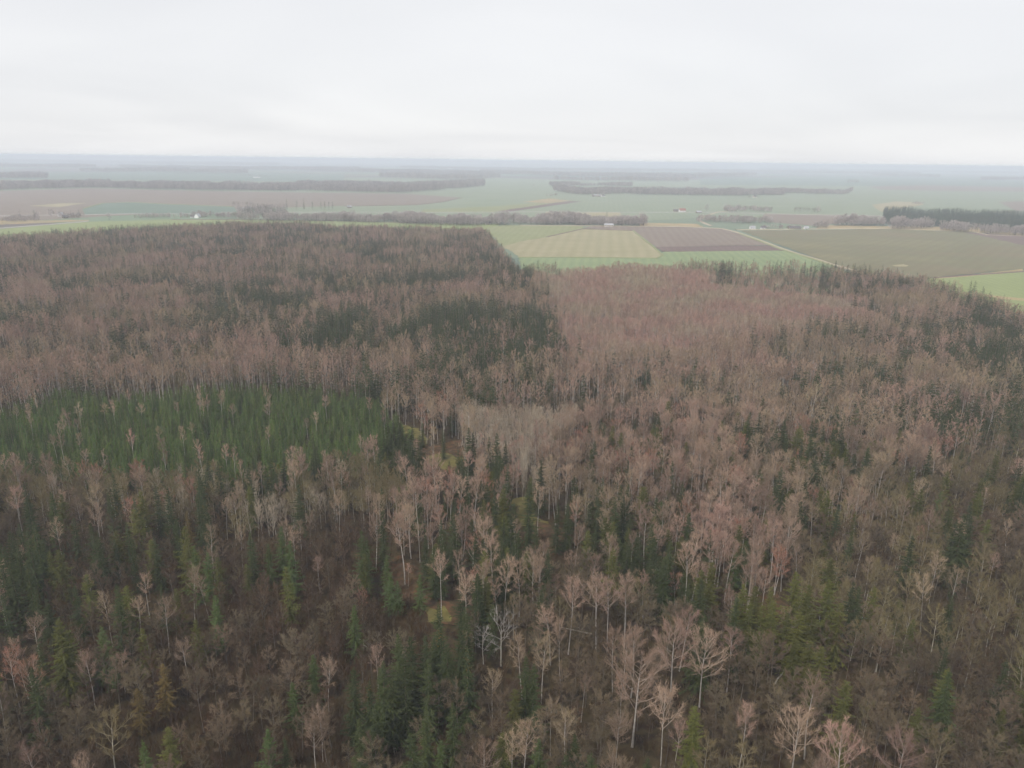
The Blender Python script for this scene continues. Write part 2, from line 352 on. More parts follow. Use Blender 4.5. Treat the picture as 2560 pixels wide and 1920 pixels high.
 ('g', -10.7, 138.8, 14, None), ('g', -3.3, 138.3, 14, None), ('g', 1.5, 169.7, 16, None), ('g', 4.1, 169.8, 15, None), ('g', 11.4, 177.4, 15, None), ('g', 19.6, 183.7, 15, None),
 ('g', 33.6, 169.6, 15, None), ('g', 12.1, 145.1, 14, None), ('g', 19.3, 144.1, 13, None), ('g', 17.2, 164.7, 14, None), ('g', 21.2, 162.6, 14, None), ('g', 7.3, 159.4, 14, None),
 ('g', -6.6, 131.5, 13, None), ('bf', -132.5, 225.9, 20, 'reddish birch with white twin stems beside dark spruces at left'), ('br', -103.1, 141.9, 16, None), ('br', -110.4, 146.0, 16, None),
 ('ol', -77.3, 124.1, 18, 'broad brown oak-like bare tree low in the thicket'), ('g', -66.0, 139.1, 16, 'crooked grey tree with two pale stems in the thicket'), ('g', -87.1, 145.6, 14, None),
 ('g', -95.9, 229.9, 16, None), ('g', -45.6, 122.5, 11, None), ('g', -110.6, 186.1, 15, None), ('g', -106.6, 188.0, 14, None), ('g', -101.3, 191.0, 14, None), ('g', -104.5, 168.2, 14, None),
 ('g', -70.7, 156.4, 14, None), ('g', -68.0, 160.0, 13, None), ('g', -87.8, 166.2, 13, None), ('g', -74.6, 188.7, 13, None), ('g', -54.6, 133.8, 13, None), ('g', -42.6, 131.9, 13, None),
 ('g', -96.7, 128.1, 14, None), ('gs', -92.9, 187.5, 15, None), ('gs', -82.7, 168.7, 14, None), ('gs', -64.1, 176.4, 13, None), ('gs', -57.3, 170.0, 13, None), ('gs', -83.2, 159.7, 13, None),
 ('gs', -49.2, 139.5, 12, None), ('gs', -39.0, 140.3, 12, None), ('gs', -64.9, 156.7, 12, None), ('gs', -59.6, 160.9, 13, None), ('gs', -78.5, 144.7, 13, None), ('pa', -83.1, 223.2, 15, None),
 ('pa', -81.7, 225.8, 15, None), ('pa', -78.5, 226.4, 16, None), ('pa', -77.5, 230.4, 16, None), ('pa', -74.6, 226.0, 15, None), ('pa', -73.4, 229.6, 14, None), ('pa', -66.3, 237.2, 15, None),
 ('pa', -63.6, 235.3, 14, None), ('pa', -80.8, 227.5, 13, None), ('pa', -76.7, 225.5, 14, None), ('bf', -128.5, 246.9, 17, 'birch with herringbone branches in front of the spruce plantation'),
 ('big', -190.8, 402.1, 20, 'broad Y-forked tree at the edge behind the plantation'), ('bf', 19.9, 415.7, 22, 'large round pinkish birch crown by the dark spruce block'),
 ('br', -30.9, 336.3, 19, 'reddish full-crowned birch beside the plantation corner'), ('ol', -112.5, 249.8, 14, None), ('ol', -123.5, 254.7, 13, None), ('ol', -170.6, 421.5, 16, None),
 ('ol', -157.7, 407.7, 16, None), ('ol', -149.7, 401.7, 15, None), ('ol', -134.6, 399.1, 15, None), ('ol', -128.9, 399.4, 15, None), ('ol', -125.5, 408.1, 15, None), ('bf', -164.5, 276.0, 12, None),
 ('bf', -161.9, 261.9, 15, None), ('bf', -144.2, 245.3, 12, None), ('bf', -185.7, 332.2, 12, None), ('bf', -169.1, 332.9, 12, None), ('bf', -143.6, 340.3, 13, None), ('bf', -111.8, 335.2, 12, None),
 ('bf', -87.7, 345.0, 13, None), ('bs', -182.8, 288.3, 13, None), ('bs', -179.5, 287.5, 13, None), ('bs', -175.7, 293.1, 12, None), ('bs', -135.4, 280.8, 16, None), ('bs', -131.7, 271.9, 14, None),
 ('bs', -125.0, 287.6, 12, None), ('bs', -219.8, 330.8, 12, None), ('bs', -222.5, 326.1, 12, None), ('bs', -127.1, 332.2, 12, None), ('bs', -146.7, 301.8, 12, None), ('bs', -110.1, 264.0, 13, None),
 ('bs', -89.8, 319.0, 11, None), ('bs', -186.8, 312.3, 12, None), ('bs', -199.2, 324.8, 12, None), ('bs', -135.7, 308.1, 12, None), ('bs', -154.3, 338.2, 12, None), ('bf', -57.1, 423.3, 17, None),
 ('bf', -64.6, 439.5, 20, None), ('bf', -15.5, 357.4, 18, None), ('bf', 15.7, 418.3, 20, None), ('bf', 26.8, 383.9, 16, None), ('bf', 28.4, 313.2, 18, None), ('bf', -4.1, 411.0, 18, None),
 ('bf', -9.5, 387.2, 18, None), ('bf', 1.8, 386.5, 20, None), ('bf', -32.0, 290.9, 10, None), ('bf', -32.8, 305.1, 13, None), ('bf', 16.2, 245.9, 15, None), ('bf', -52.6, 257.4, 14, None),
 ('bf', 46.8, 301.4, 16, None), ('bf', 60.5, 295.1, 15, None), ('bf', 74.8, 378.8, 18, None), ('bf', 55.6, 360.5, 18, None), ('bs', -58.2, 336.9, 14, None), ('bs', -55.5, 337.8, 13, None),
 ('bs', -49.7, 340.1, 15, None), ('bs', -26.6, 325.5, 14, None), ('bs', -19.4, 298.9, 16, None), ('bs', -17.1, 299.0, 16, None), ('bs', -16.4, 265.8, 16, None), ('bs', -17.4, 349.2, 18, None),
 ('bs', -37.9, 283.5, 14, None), ('bs', -40.3, 340.5, 15, None), ('sd', -59.0, 358.9, 17, None), ('sd', -36.8, 337.4, 16, None), ('sd', -26.6, 264.3, 14, None), ('sd', -22.8, 262.9, 14, None),
 ('sd', -3.3, 256.5, 18, None), ('sd', -38.2, 311.8, 12, None), ('sd', -28.0, 298.5, 14, None), ('sd', 72.2, 394.3, 18, None), ('sd', 42.6, 259.0, 17, None), ('sd', 52.7, 310.5, 15, None),
 ('so', 7.1, 249.3, 14, None), ('so', -6.5, 252.1, 15, None), ('sd', 172.3, 288.2, 15, None), ('sd', 198.4, 317.7, 18, None), ('sd', 110.0, 306.8, 17, None), ('sd', 178.5, 427.9, 17, None),
 ('sd', 170.3, 312.0, 16, None), ('bf', 99.4, 292.8, 15, None), ('bf', 134.5, 295.0, 18, None), ('bf', 131.4, 332.2, 19, None), ('bf', 123.7, 363.6, 18, None), ('bf', 116.6, 300.1, 16, None),
 ('bf', 112.8, 257.8, 16, None), ('bf', 71.7, 263.5, 15, None), ('bf', 96.9, 267.4, 15, None), ('bf', 161.7, 371.0, 18, None), ('bf', 230.9, 359.3, 19, None), ('bf', 212.6, 344.6, 20, None),
 ('bf', 213.4, 325.4, 20, None), ('bf', 138.4, 364.2, 18, None)]
FIELDS = [('field', 'green',
  [(-3416.1, 4277.7), (-2295.3, 4625.5), (-1068.4, 4984.7), (-105.3, 5772.7), (300.8, 5260.6), (5943.3, 7340.4), (2555.8, 3135.7), (914.4, 1862.8), (83.2, 1721.3), (-357.7, 1611.8), (-582.3, 1667.2),
   (-765.2, 1916.4), (-2251.4, 2808.0)]),
 ('field', 'teal', [(-4307.1, 5402.0), (-3028.9, 6114.2), (-1938.2, 6583.7), (-1336.9, 6244.1), (-904.8, 4217.1), (-1630.5, 4118.4), (-3095.8, 3873.6)]),
 ('field', 'teal', [(1449.4, 6224.3), (4823.1, 9494.1), (10651.1, 13183.9), (4121.9, 5079.5), (2424.4, 4753.6), (1054.4, 4516.7)]),
 ('field', 'brown',
  [(-1904.9, 2370.8), (-1739.7, 2674.6), (-1604.8, 2994.3), (-1132.1, 2868.6), (-612.6, 2846.4), (-375.3, 2846.9), (-175.9, 2619.6), (-210.8, 2329.6), (-265.6, 2167.9), (-457.3, 2068.5),
   (-663.7, 1904.6), (-942.5, 1434.1), (-1064.6, 1310.4)]),
 ('field', 'brown', [(2051.3, 4612.3), (2572.0, 5045.2), (3810.5, 4693.0), (3310.4, 4072.3), (2208.4, 3934.9), (1857.8, 4035.4)]),
 ('field', 'teal', [(-1007.7, 1834.9), (-1078.0, 2064.2), (-1022.6, 2117.3), (-922.3, 2060.6), (-859.1, 2036.7), (-706.5, 1979.4), (-629.2, 1790.6), (-680.9, 1712.8), (-909.1, 1658.4)]),
 ('field', 'pale', [(-1181.9, 1912.5), (-1168.1, 2043.5), (-1117.2, 2055.2), (-1087.0, 1882.4)]),
 ('field', 'green',
  [(-429.2, 1985.7), (-256.9, 2150.1), (-207.4, 2330.5), (-165.0, 2594.1), (-264.0, 2811.4), (-136.5, 3561.8), (-14.4, 4623.2), (248.6, 4335.8), (147.0, 2538.2), (57.9, 2086.1), (-43.8, 1901.9),
   (-391.1, 1807.2)]),
 ('field', 'olive', [(-224.5, 1960.6), (-38.8, 2158.6), (186.2, 2548.0), (172.6, 2444.1), (-43.8, 1901.9), (-221.8, 1853.4)]),
 ('field', 'tan', [(23.5, 2385.0), (119.3, 2639.8), (176.0, 2494.2), (99.9, 2334.4)]), ('field', 'dark', [(-47.0, 1916.4), (-20.4, 1891.4), (210.5, 2453.1), (176.0, 2494.2)]),
 ('field', 'pale', [(78.8, 1895.2), (261.7, 1944.6), (242.9, 1761.0), (73.3, 1757.0)]), ('field', 'green', [(434.0, 1768.5), (505.8, 1959.9), (624.5, 1966.7), (542.5, 1726.0), (469.0, 1657.4)]),
 ('field', 'green', [(267.7, 1930.6), (416.0, 1973.7), (469.9, 1968.4), (416.3, 1778.0), (227.2, 1619.1)]),
 ('field', 'brown', [(619.5, 1950.9), (904.9, 1943.9), (771.6, 1751.5), (668.0, 1645.4), (603.8, 1594.4), (542.1, 1680.0), (546.3, 1738.4)]),
 ('field', 'pale', [(1120.9, 2474.5), (1310.7, 2715.3), (1374.0, 2677.6), (1304.5, 2515.1), (1074.8, 2219.8), (978.8, 2096.4), (1031.4, 2248.4)]),
 ('field', 'brown', [(1703.7, 2781.6), (2061.2, 3013.0), (1587.3, 2212.1), (1421.1, 2233.4)]),
 ('field', 'tan', [(627.7, 1608.1), (771.4, 1599.5), (955.2, 1606.9), (953.9, 1462.9), (920.8, 1411.0), (863.9, 1475.7), (729.0, 1517.8), (584.6, 1515.3)]),
 ('field', 'tan', [(259.3, 1613.6), (371.5, 1599.7), (369.2, 1520.9), (240.5, 1492.8)]),
 ('field', 'tan', [(-975.3, 1197.7), (-910.4, 1384.1), (-809.5, 1484.6), (-819.6, 1513.6), (-965.2, 1469.4), (-1076.1, 1325.0)]),
 ('field', 'bright',
  [(-933.8, 1145.4), (-856.8, 1300.8), (-799.8, 1466.4), (-677.2, 1547.7), (-502.2, 1576.7), (-342.4, 1560.0), (-164.7, 1536.8), (-27.4, 1538.2), (-32.7, 1426.8), (-43.7, 1009.2), (-442.7, 968.3),
   (-663.9, 804.8)]),
 ('field', 'olive', [(-51.1, 1432.8), (-20.7, 1510.0), (131.6, 1504.5), (126.2, 1440.9), (54.1, 1277.7), (15.9, 1208.0), (-15.2, 1123.8), (-27.9, 1221.4)]),
 ('field', 'stripe', [(54.1, 1277.7), (15.9, 1208.0), (-17.0, 1129.0), (6.8, 1001.3), (60.4, 1006.7), (66.9, 1233.0)]),
 ('field', 'stripe', [(54.1, 1277.7), (126.2, 1440.9), (215.2, 1419.7), (200.8, 1043.3), (186.8, 1006.6), (57.8, 1006.5), (64.0, 1201.5)]),
 ('field', 'brown', [(127.7, 1458.5), (150.3, 1507.3), (323.1, 1523.5), (394.1, 1497.0), (398.3, 1396.3), (392.8, 1192.8), (209.4, 1143.8), (216.7, 1419.9)]),
 ('field', 'dark', [(209.4, 1143.8), (390.9, 1186.8), (389.1, 1121.4), (207.7, 1086.6)]),
 ('field', 'wheat2', [(6.2, 992.8), (187.1, 1002.4), (208.5, 1081.8), (388.5, 1116.2), (388.8, 942.9), (385.2, 806.4), (219.8, 677.8), (20.1, 664.2)]),
 ('field', 'oliveb', [(418.6, 1448.0), (733.5, 1527.5), (870.0, 1485.0), (787.7, 1128.5), (688.7, 982.0), (625.3, 946.2), (465.7, 856.1), (393.8, 780.6), (368.5, 778.7), (398.3, 918.6)]),
 ('field', 'dark', [(845.9, 1473.2), (920.8, 1411.0), (914.9, 1259.3), (764.9, 1046.7), (808.9, 1234.9)]),
 ('field', 'pale', [(472.0, 961.8), (488.2, 974.8), (492.8, 963.7), (481.9, 951.5), (470.5, 950.4)]),
 ('field', 'bright', [(460.1, 849.6), (604.1, 912.8), (763.6, 973.6), (499.0, 623.4), (428.0, 635.9), (419.8, 691.5), (415.0, 782.3)]),
 ('field', 'tan', [(465.7, 856.1), (534.2, 890.1), (622.9, 942.4), (608.7, 920.0), (526.5, 876.6), (467.7, 847.2)]),
 ('field', 'tan', [(455.4, 753.2), (466.9, 733.2), (495.0, 717.6), (486.2, 704.2), (458.5, 719.3)])]
PATCHES = [('clearing', 'moss', [(-54.7, 343.6), (-43.0, 337.5), (-36.7, 319.3), (-39.7, 309.6), (-47.4, 314.9)]),
 ('clearing', 'bracken', [(-47.1, 327.9), (-35.1, 313.7), (-21.6, 322.8), (-16.0, 295.6), (-21.6, 280.9), (-30.3, 285.3), (-38.8, 302.6)]),
 ('clearing', 'moss', [(-35.9, 302.7), (-28.5, 306.7), (-20.0, 298.0), (-23.8, 285.5), (-32.5, 289.1)]),
 ('ride', 'moss', [(0.3, 262.0), (7.3, 264.3), (9.4, 246.8), (16.0, 234.7), (11.8, 226.5), (2.0, 239.5)]),
 ('ride', 'bracken', [(-1.1, 234.3), (10.0, 241.5), (20.7, 234.9), (16.7, 219.0), (2.7, 220.1)]),
 ('clearing', 'bracken', [(-41.5, 216.0), (-33.8, 217.7), (-25.8, 205.2), (-27.1, 198.7), (-21.0, 191.5), (-13.0, 189.3), (-9.9, 179.4), (-19.8, 180.2), (-30.3, 192.5), (-36.8, 200.5)]),
 ('clearing', 'bracken', [(-51.1, 220.3), (-42.8, 219.0), (-42.2, 207.6), (-49.0, 210.1)]), ('clearing', 'moss', [(-23.9, 188.6), (-17.7, 187.4), (-16.1, 179.9), (-21.8, 180.6)]),
 ('clearing', 'bracken', [(69.3, 195.9), (79.1, 197.4), (76.8, 186.7), (68.4, 184.3)])]
ROADS = [('gravel_track', 3.6, [(395.9, 1489.2), (402.7, 1417.4), (402.4, 1348.3), (398.9, 1242.2), (394.7, 1140.7), (394.7, 1076.2), (398.7, 1007.3), (397.3, 960.6), (400.9, 918.4), (402.1, 876.9)]),
 ('gravel_track', 5.0, [(391.6, 1550.0), (393.3, 1608.8), (399.0, 1681.4), (410.3, 1737.8), (429.9, 1799.4), (479.5, 1914.5), (521.0, 2010.9), (549.2, 2035.0)]),
 ('country_road', 7.0,
  [(-1215.0, 1500.2), (-1040.3, 1586.3), (-906.0, 1646.4), (-821.3, 1687.1), (-680.9, 1712.8), (-620.4, 1778.2), (-402.9, 1819.2), (-175.5, 1862.1), (63.3, 1922.3), (261.7, 1944.6), (416.0, 1973.7),
   (513.9, 1992.2), (703.8, 1936.8), (902.1, 1929.1)]),
 ('country_road', 6.0, [(-942.7, 1156.7), (-866.1, 1315.2), (-832.3, 1396.0), (-804.6, 1475.4)]), ('gravel_track', 5.0, [(395.7, 1488.2), (323.1, 1523.5), (151.2, 1516.8), (11.7, 1505.4)]),
 ('gravel_track', 5.0, [(415.8, 1464.7), (548.6, 1501.1), (738.1, 1537.3), (875.3, 1494.2), (860.3, 1418.5), (915.6, 1402.7), (997.3, 1376.0)]),
 ('gravel_track', 6.0, [(79.9, 1921.0), (88.3, 1854.2), (85.2, 1749.8)])]
VERGES = [('grass_verge', 3.0, [(216.7, 1419.9), (209.1, 1212.9), (200.8, 1043.3), (186.8, 1006.6)]), ('ditch', 3.0, [(126.2, 1440.9), (215.2, 1419.7)]), ('ditch', 3.0, [(54.1, 1277.7), (126.2, 1440.9)]),
 ('grass_verge', 3.0, [(6.8, 997.0), (60.3, 1004.6), (186.8, 1006.6)]), ('ditch', 3.0, [(208.4, 1084.3), (388.2, 1118.7)]),
 ('grass_verge', 4.0, [(400.1, 1383.1), (393.5, 1224.7), (389.8, 1125.8), (394.2, 995.6), (393.1, 942.8)]), ('ditch', 4.0, [(464.0, 852.9), (537.1, 887.1), (606.4, 916.4), (701.4, 956.7)]),
 ('grass_verge', 6.0, [(622.0, 1958.8), (756.6, 1946.3), (901.4, 1936.1)]),
 ('grass_verge', 5.0, [(-1007.7, 1834.9), (-1078.0, 2064.2), (-1022.6, 2117.3), (-922.3, 2060.6), (-859.1, 2036.7), (-706.5, 1979.4)]),
 ('ditch', 5.0, [(-443.5, 2053.1), (-264.4, 2158.3), (-210.8, 2329.6), (-174.9, 2605.6)]), ('ditch', 4.0, [(-675.1, 1542.7), (-500.5, 1571.5), (-341.3, 1554.9), (-164.2, 1531.9)])]
WOODS = [('tree_belt',
  [(-337.6, 1519.7), (-260.3, 1521.9), (-187.0, 1494.3), (-101.9, 1479.0), (-26.5, 1490.2), (42.8, 1519.6), (127.7, 1513.3), (205.3, 1515.4), (252.9, 1522.5), (267.6, 1611.3), (217.4, 1604.6),
   (135.3, 1603.0), (45.3, 1609.6), (-28.1, 1580.2), (-108.1, 1568.8), (-198.2, 1583.6), (-275.5, 1610.6), (-357.1, 1607.6)],
  6.5, ['hb', 'hb', 'hb', 'g_far'], (11, 20), 'belt of bare grey bushes and trees across the middle of the plain', 'tree belt'),
 ('tree_belt', [(-538.2, 1538.7), (-457.4, 1531.1), (-389.7, 1541.9), (-339.7, 1529.4), (-352.7, 1588.0), (-404.4, 1600.1), (-474.6, 1588.6), (-558.0, 1595.3)], 7, ['hb', 'hb', 'hb', 'g_far'],
  (10, 17), 'bare grey hedge strip joining the belt behind the forest', 'tree belt'),
 ('tree_belt', [(-758.6, 1555.8), (-688.9, 1578.5), (-624.8, 1600.7), (-552.2, 1579.3), (-572.0, 1635.9), (-646.6, 1656.6), (-712.9, 1633.5), (-784.9, 1609.7)], 8, ['hb', 'hb', 'hb', 'g_far'],
  (7, 13), 'low bare scrub beside the white gabled house', 'tree belt'),
 ('copse', [(-582.3, 1655.0), (-538.4, 1662.7), (-499.3, 1645.5), (-475.3, 1649.6), (-519.6, 1803.3), (-545.8, 1798.6), (-587.7, 1814.9), (-635.4, 1805.9)], 8, ['g_far', 'hb', 'sd_far'], (10, 17),
  'grey copse with dark spruces behind the left forest edge', 'copse'),
 ('copse', [(-1051.8, 1328.6), (-931.5, 1417.0), (-902.4, 1440.4), (-891.3, 1471.4), (-927.6, 1531.3), (-939.6, 1499.7), (-970.0, 1475.5), (-1095.2, 1383.5)], 8, ['hb', 'hb', 'hb', 'g_far'], (8, 14),
  'scrubby grey trees at the left edge of the plain', 'copse'),
 ('copse', [(-878.1, 1514.4), (-851.3, 1551.1), (-885.0, 1612.5), (-913.2, 1575.0)], 8, ['hb', 'g_far'], (8, 13), 'bare farmyard trees around the far left white house', 'copse'),
 ('tree_belt', [(-715.1, 1995.2), (-638.2, 1976.5), (-567.2, 1974.1), (-583.8, 2031.8), (-656.6, 2033.6), (-735.3, 2051.7)], 9, ['g_far'], (8, 12), 'thin grey shelter belt above the teal field',
  'tree belt'),
 ('tree_belt', [(381.4, 1643.5), (465.3, 1614.2), (534.6, 1624.8), (553.4, 1681.8), (481.9, 1671.9), (395.0, 1701.9)], 8, ['hb', 'hb', 'hb', 'g_far'], (8, 14),
  'low bare scrub beside the bend of the pale track', 'tree belt'),
 ('copse', [(527.8, 1979.3), (596.4, 2007.8), (656.2, 2003.3), (690.4, 2107.8), (627.7, 2113.2), (556.1, 2085.6)], 9, ['g_far', 'hb'], (10, 14), 'bare copse above the bend of the pale track',
  'copse'),
 ('copse', [(716.1, 2014.5), (759.4, 2007.0), (783.5, 2011.5), (816.2, 2095.4), (791.3, 2091.2), (746.2, 2099.3)], 9, ['g_far'], (12, 15), 'small round bare copse right of the bend', 'copse'),
 ('copse', [(572.9, 1504.6), (597.3, 1508.1), (610.9, 1519.1), (629.6, 1565.5), (615.7, 1554.6), (590.7, 1551.3)], 8, ['hb', 'g_far'], (10, 14), 'round clump of bare trees on the dry strip', 'copse'),
 ('tree_belt', [(649.8, 1591.3), (701.6, 1589.2), (753.9, 1596.9), (779.5, 1651.2), (725.8, 1644.1), (672.5, 1646.8)], 7, ['hb', 'hb', 'hb', 'g_far'], (14, 22),
  'bare grey belt in front of the dark pine block', 'tree belt'),
 ('tree_belt', [(733.2, 1518.4), (788.2, 1535.3), (832.5, 1560.2), (851.3, 1595.5), (806.5, 1570.9), (750.6, 1554.4)], 7, ['hb', 'hb', 'hb', 'g_far'], (14, 22),
  'rounded bare trees below the near end of the pine block', 'tree belt'),
 ('tree_belt', [(818.5, 1503.7), (856.6, 1449.9), (894.6, 1415.3), (975.3, 1344.9), (1010.5, 1393.5), (926.7, 1466.0), (887.1, 1501.6), (847.2, 1556.4)], 7, ['hb', 'hb', 'hb', 'g_far'], (11, 20),
  'bare scrubby trees along the right end of the dry strip', 'tree belt'),
 ('pine_block', [(774.7, 1651.2), (833.2, 1608.7), (913.4, 1562.4), (977.2, 1499.6), (1068.0, 1414.7), (1321.1, 1749.9), (1206.5, 1851.5), (1125.4, 1925.0), (1026.4, 1981.6), (953.1, 2031.4)], 7.5,
  ['pn', 'pn', 'pn', 'sd_far'], (16, 20), 'dark green block of pine forest at the right edge', 'pine wood'),
 ('tree_belt', [(471.2, 1499.0), (516.4, 1496.5), (560.1, 1511.8), (568.8, 1535.2), (524.6, 1520.1), (478.7, 1522.8)], 8, ['hb'], (5, 8), 'garden hedge around the white cottages on the dry strip',
  'tree belt'),
 ('wood',
  [(160.8, 3281.3), (227.4, 2917.3), (416.3, 3005.8), (626.7, 2995.1), (819.4, 2980.1), (1060.9, 3116.3), (1196.3, 3513.9), (930.7, 3385.1), (712.7, 3406.2), (473.9, 3421.8), (260.0, 3336.0),
   (181.4, 3700.8)],
  11, ['fw'], (16, 22), 'long grey wood across the green plain, centre right', 'wood'),
 ('wood', [(1132.1, 3328.0), (1269.7, 3249.6), (1362.7, 3276.1), (1474.7, 3471.9), (1576.3, 3711.2), (1462.6, 3516.2), (1364.3, 3491.8), (1215.8, 3574.1)], 11, ['fw'], (15, 20),
  'eastern tip of the long grey wood', 'wood'),
 ('wood', [(174.9, 3902.2), (389.2, 3983.3), (591.9, 3997.7), (635.8, 4294.5), (418.4, 4281.9), (188.3, 4201.9)], 12, ['fw'], (15, 20), 'grey wood strip behind the long grey wood', 'wood'),
 ('copse', [(834.3, 2824.7), (870.9, 2804.1), (885.7, 2851.9), (848.5, 2872.7)], 10, ['g_far'], (9, 12), 'little copse in front of the long grey wood', 'copse'),
 ('copse', [(1261.6, 2505.6), (1304.5, 2515.1), (1322.9, 2550.6), (1279.6, 2541.3)], 10, ['hb'], (8, 11), 'little copse in the pale patch of the far green field', 'copse'),
 ('copse', [(271.9, 2768.1), (315.2, 2779.7), (320.8, 2829.4), (276.8, 2817.9)], 10, ['hb'], (8, 10), 'tiny farm copse below the long grey wood', 'copse'),
 ('copse', [(111.7, 2786.9), (156.4, 2831.1), (159.2, 2881.0), (113.7, 2836.9)], 10, ['hb'], (8, 10), 'tiny clump beside the far tan patch', 'copse'),
 ('wood',
  [(-1942.3, 2417.9), (-1758.8, 2704.3), (-1700.6, 2837.0), (-1604.8, 2994.3), (-1310.5, 2927.6), (-1145.4, 2902.6), (-809.0, 2933.0), (-957.9, 3472.8), (-1351.0, 3423.5), (-1539.3, 3438.7),
   (-1869.3, 3487.9), (-1988.5, 3317.3), (-2064.1, 3173.7), (-2293.0, 2854.5)],
  13, ['fw'], (17, 22), 'long blue-grey wood across the left behind the brown field', 'wood'),
 ('wood', [(-828.7, 3005.1), (-640.9, 2910.1), (-407.6, 2872.2), (-270.8, 3273.0), (-140.8, 3724.6), (-174.8, 4624.0), (-345.0, 4169.9), (-534.1, 3763.3), (-834.5, 3789.0), (-1068.0, 3872.7)], 14,
  ['fw'], (17, 22), 'broad blue-grey wood left of centre behind the brown field', 'wood'),
 ('wood', [(-2714.1, 3391.9), (-2619.4, 4043.4), (-2474.5, 4214.1), (-2879.6, 4904.0), (-3054.4, 4714.8), (-3213.9, 4016.5)], 16, ['fw'], (18, 24), 'dim wood at the far left horizon', 'wood'),
 ('copse', [(-2372.4, 5512.8), (-1994.0, 5462.6), (-1513.6, 4964.7), (-1536.9, 5041.2), (-2021.4, 5537.7), (-2404.0, 5586.3)], 16, ['g_far'], (12, 16), 'broken tree row in the far teal field',
  'copse'),
 ('copse', [(-1588.3, 5895.3), (-1409.6, 6018.0), (-1427.8, 6095.9), (-1609.1, 5972.5)], 16, ['g_far'], (12, 16), 'short dim tree row in the far teal field', 'copse'),
 ('wood', [(-3884.9, 4869.3), (-4818.9, 7466.0), (-4032.6, 7681.6), (-4160.9, 7927.1), (-4904.5, 9343.8), (-4776.3, 9098.3), (-5686.6, 8810.3), (-4882.8, 6120.0)], 34, ['fw'], (24, 32),
  'dim far wood by the left horizon', 'wood'),
 ('wood', [(-8756.4, 13592.8), (-5411.3, 12186.7), (-3700.5, 12597.2), (-5109.7, 17394.5), (-7440.4, 16756.5), (-11464.2, 17796.1)], 34, ['fw'], (24, 32), 'faint wooded band along the left horizon',
  'wood'),
 ('wood', [(-2458.7, 8359.8), (-1365.4, 7041.0), (-422.7, 6172.9), (-155.7, 6690.0), (-190.6, 8189.6), (-525.2, 7669.4), (-1651.0, 8513.6), (-2881.9, 9798.9)], 34, ['fw'], (24, 32),
  'dim wood under the white far sheds', 'wood'),
 ('wood', [(-861.9, 5097.9), (-325.4, 4748.9), (-98.3, 5394.7), (-114.7, 6294.6), (-386.9, 5646.8), (-1011.9, 5985.3)], 34, ['fw'], (24, 32), 'dim wood just behind the broad blue-grey wood', 'wood'),
 ('wood', [(-302.4, 6974.7), (667.0, 6215.8), (1273.6, 6130.1), (2337.5, 7719.7), (2714.2, 8963.9), (1538.0, 7402.9), (805.7, 7508.4), (-358.7, 8273.5)], 34, ['fw'], (24, 32),
  'dim wood band right of centre', 'wood'),
 ('wood', [(1158.0, 10828.4), (3311.9, 10775.5), (5220.6, 10279.6), (6126.2, 12062.8), (3899.5, 12687.2), (1370.7, 12817.1)], 34, ['fw'], (24, 32), 'faint wood band across the right', 'wood'),
 ('wood', [(-3238.7, 5935.0), (-2603.3, 6052.6), (-1946.2, 5813.8), (-2168.4, 6477.6), (-2879.9, 6695.6), (-3574.0, 6549.5)], 34, ['fw'], (24, 32), 'dim wood over the broken tree row', 'wood'),
 ('wood', [(-3889.3, 7860.1), (-2540.2, 7597.5), (-1765.0, 9109.4), (-1993.3, 10287.5), (-2920.7, 8735.6), (-4421.5, 8935.6)], 34, ['fw'], (24, 32), 'faint wood band left of the white sheds', 'wood'),
 ('wood', [(-1547.2, 10777.3), (66.1, 9786.6), (1578.8, 10050.0), (1811.6, 11531.8), (76.2, 11286.6), (-1760.4, 12262.1)], 34, ['fw'], (24, 32), 'faint wood behind the long pale greenhouse', 'wood'),
 ('wood', [(5060.0, 16484.0), (6925.0, 15146.6), (9473.7, 13878.8), (10319.4, 15117.7), (7548.7, 16510.8), (5500.2, 17918.0)], 34, ['fw'], (24, 32), 'faint wood band near the right edge of the plain',
  'wood'),
 ('wood', [(241.6, 5124.7), (680.2, 4940.0), (1098.6, 5036.3), (1162.5, 5329.4), (721.1, 5237.2), (255.7, 5424.4)], 34, ['fw'], (24, 32), 'thin wood strip behind the long grey wood', 'wood'),
 ('wood', [(3992.0, 6834.7), (5630.7, 7941.3), (5862.1, 8267.6), (4193.7, 7180.1)], 34, ['fw'], (24, 32), 'faint wood at the far right', 'wood'),
 ('wood', [(-852.8, 19666.8), (4455.7, 21551.4), (15250.5, 33402.3), (27704.7, 39218.5), (30589.6, 43302.3), (17327.1, 37950.7), (5468.0, 26447.8), (-1069.4, 24662.1)], 34, ['fw'], (24, 32),
  'faint wooded band along the right horizon', 'wood'),
 ('wood', [(3887.2, 8676.1), (4482.8, 8405.0), (4624.0, 8669.7), (4009.9, 8949.9)], 34, ['fw'], (24, 32), 'short faint wood strip in the far right fields', 'wood'),
 ('wood', [(2163.6, 5224.4), (2341.9, 5394.2), (2389.7, 5504.3), (2209.5, 5335.3)], 34, ['fw'], (24, 32), 'tiny dim copse in the far right fields', 'wood')]
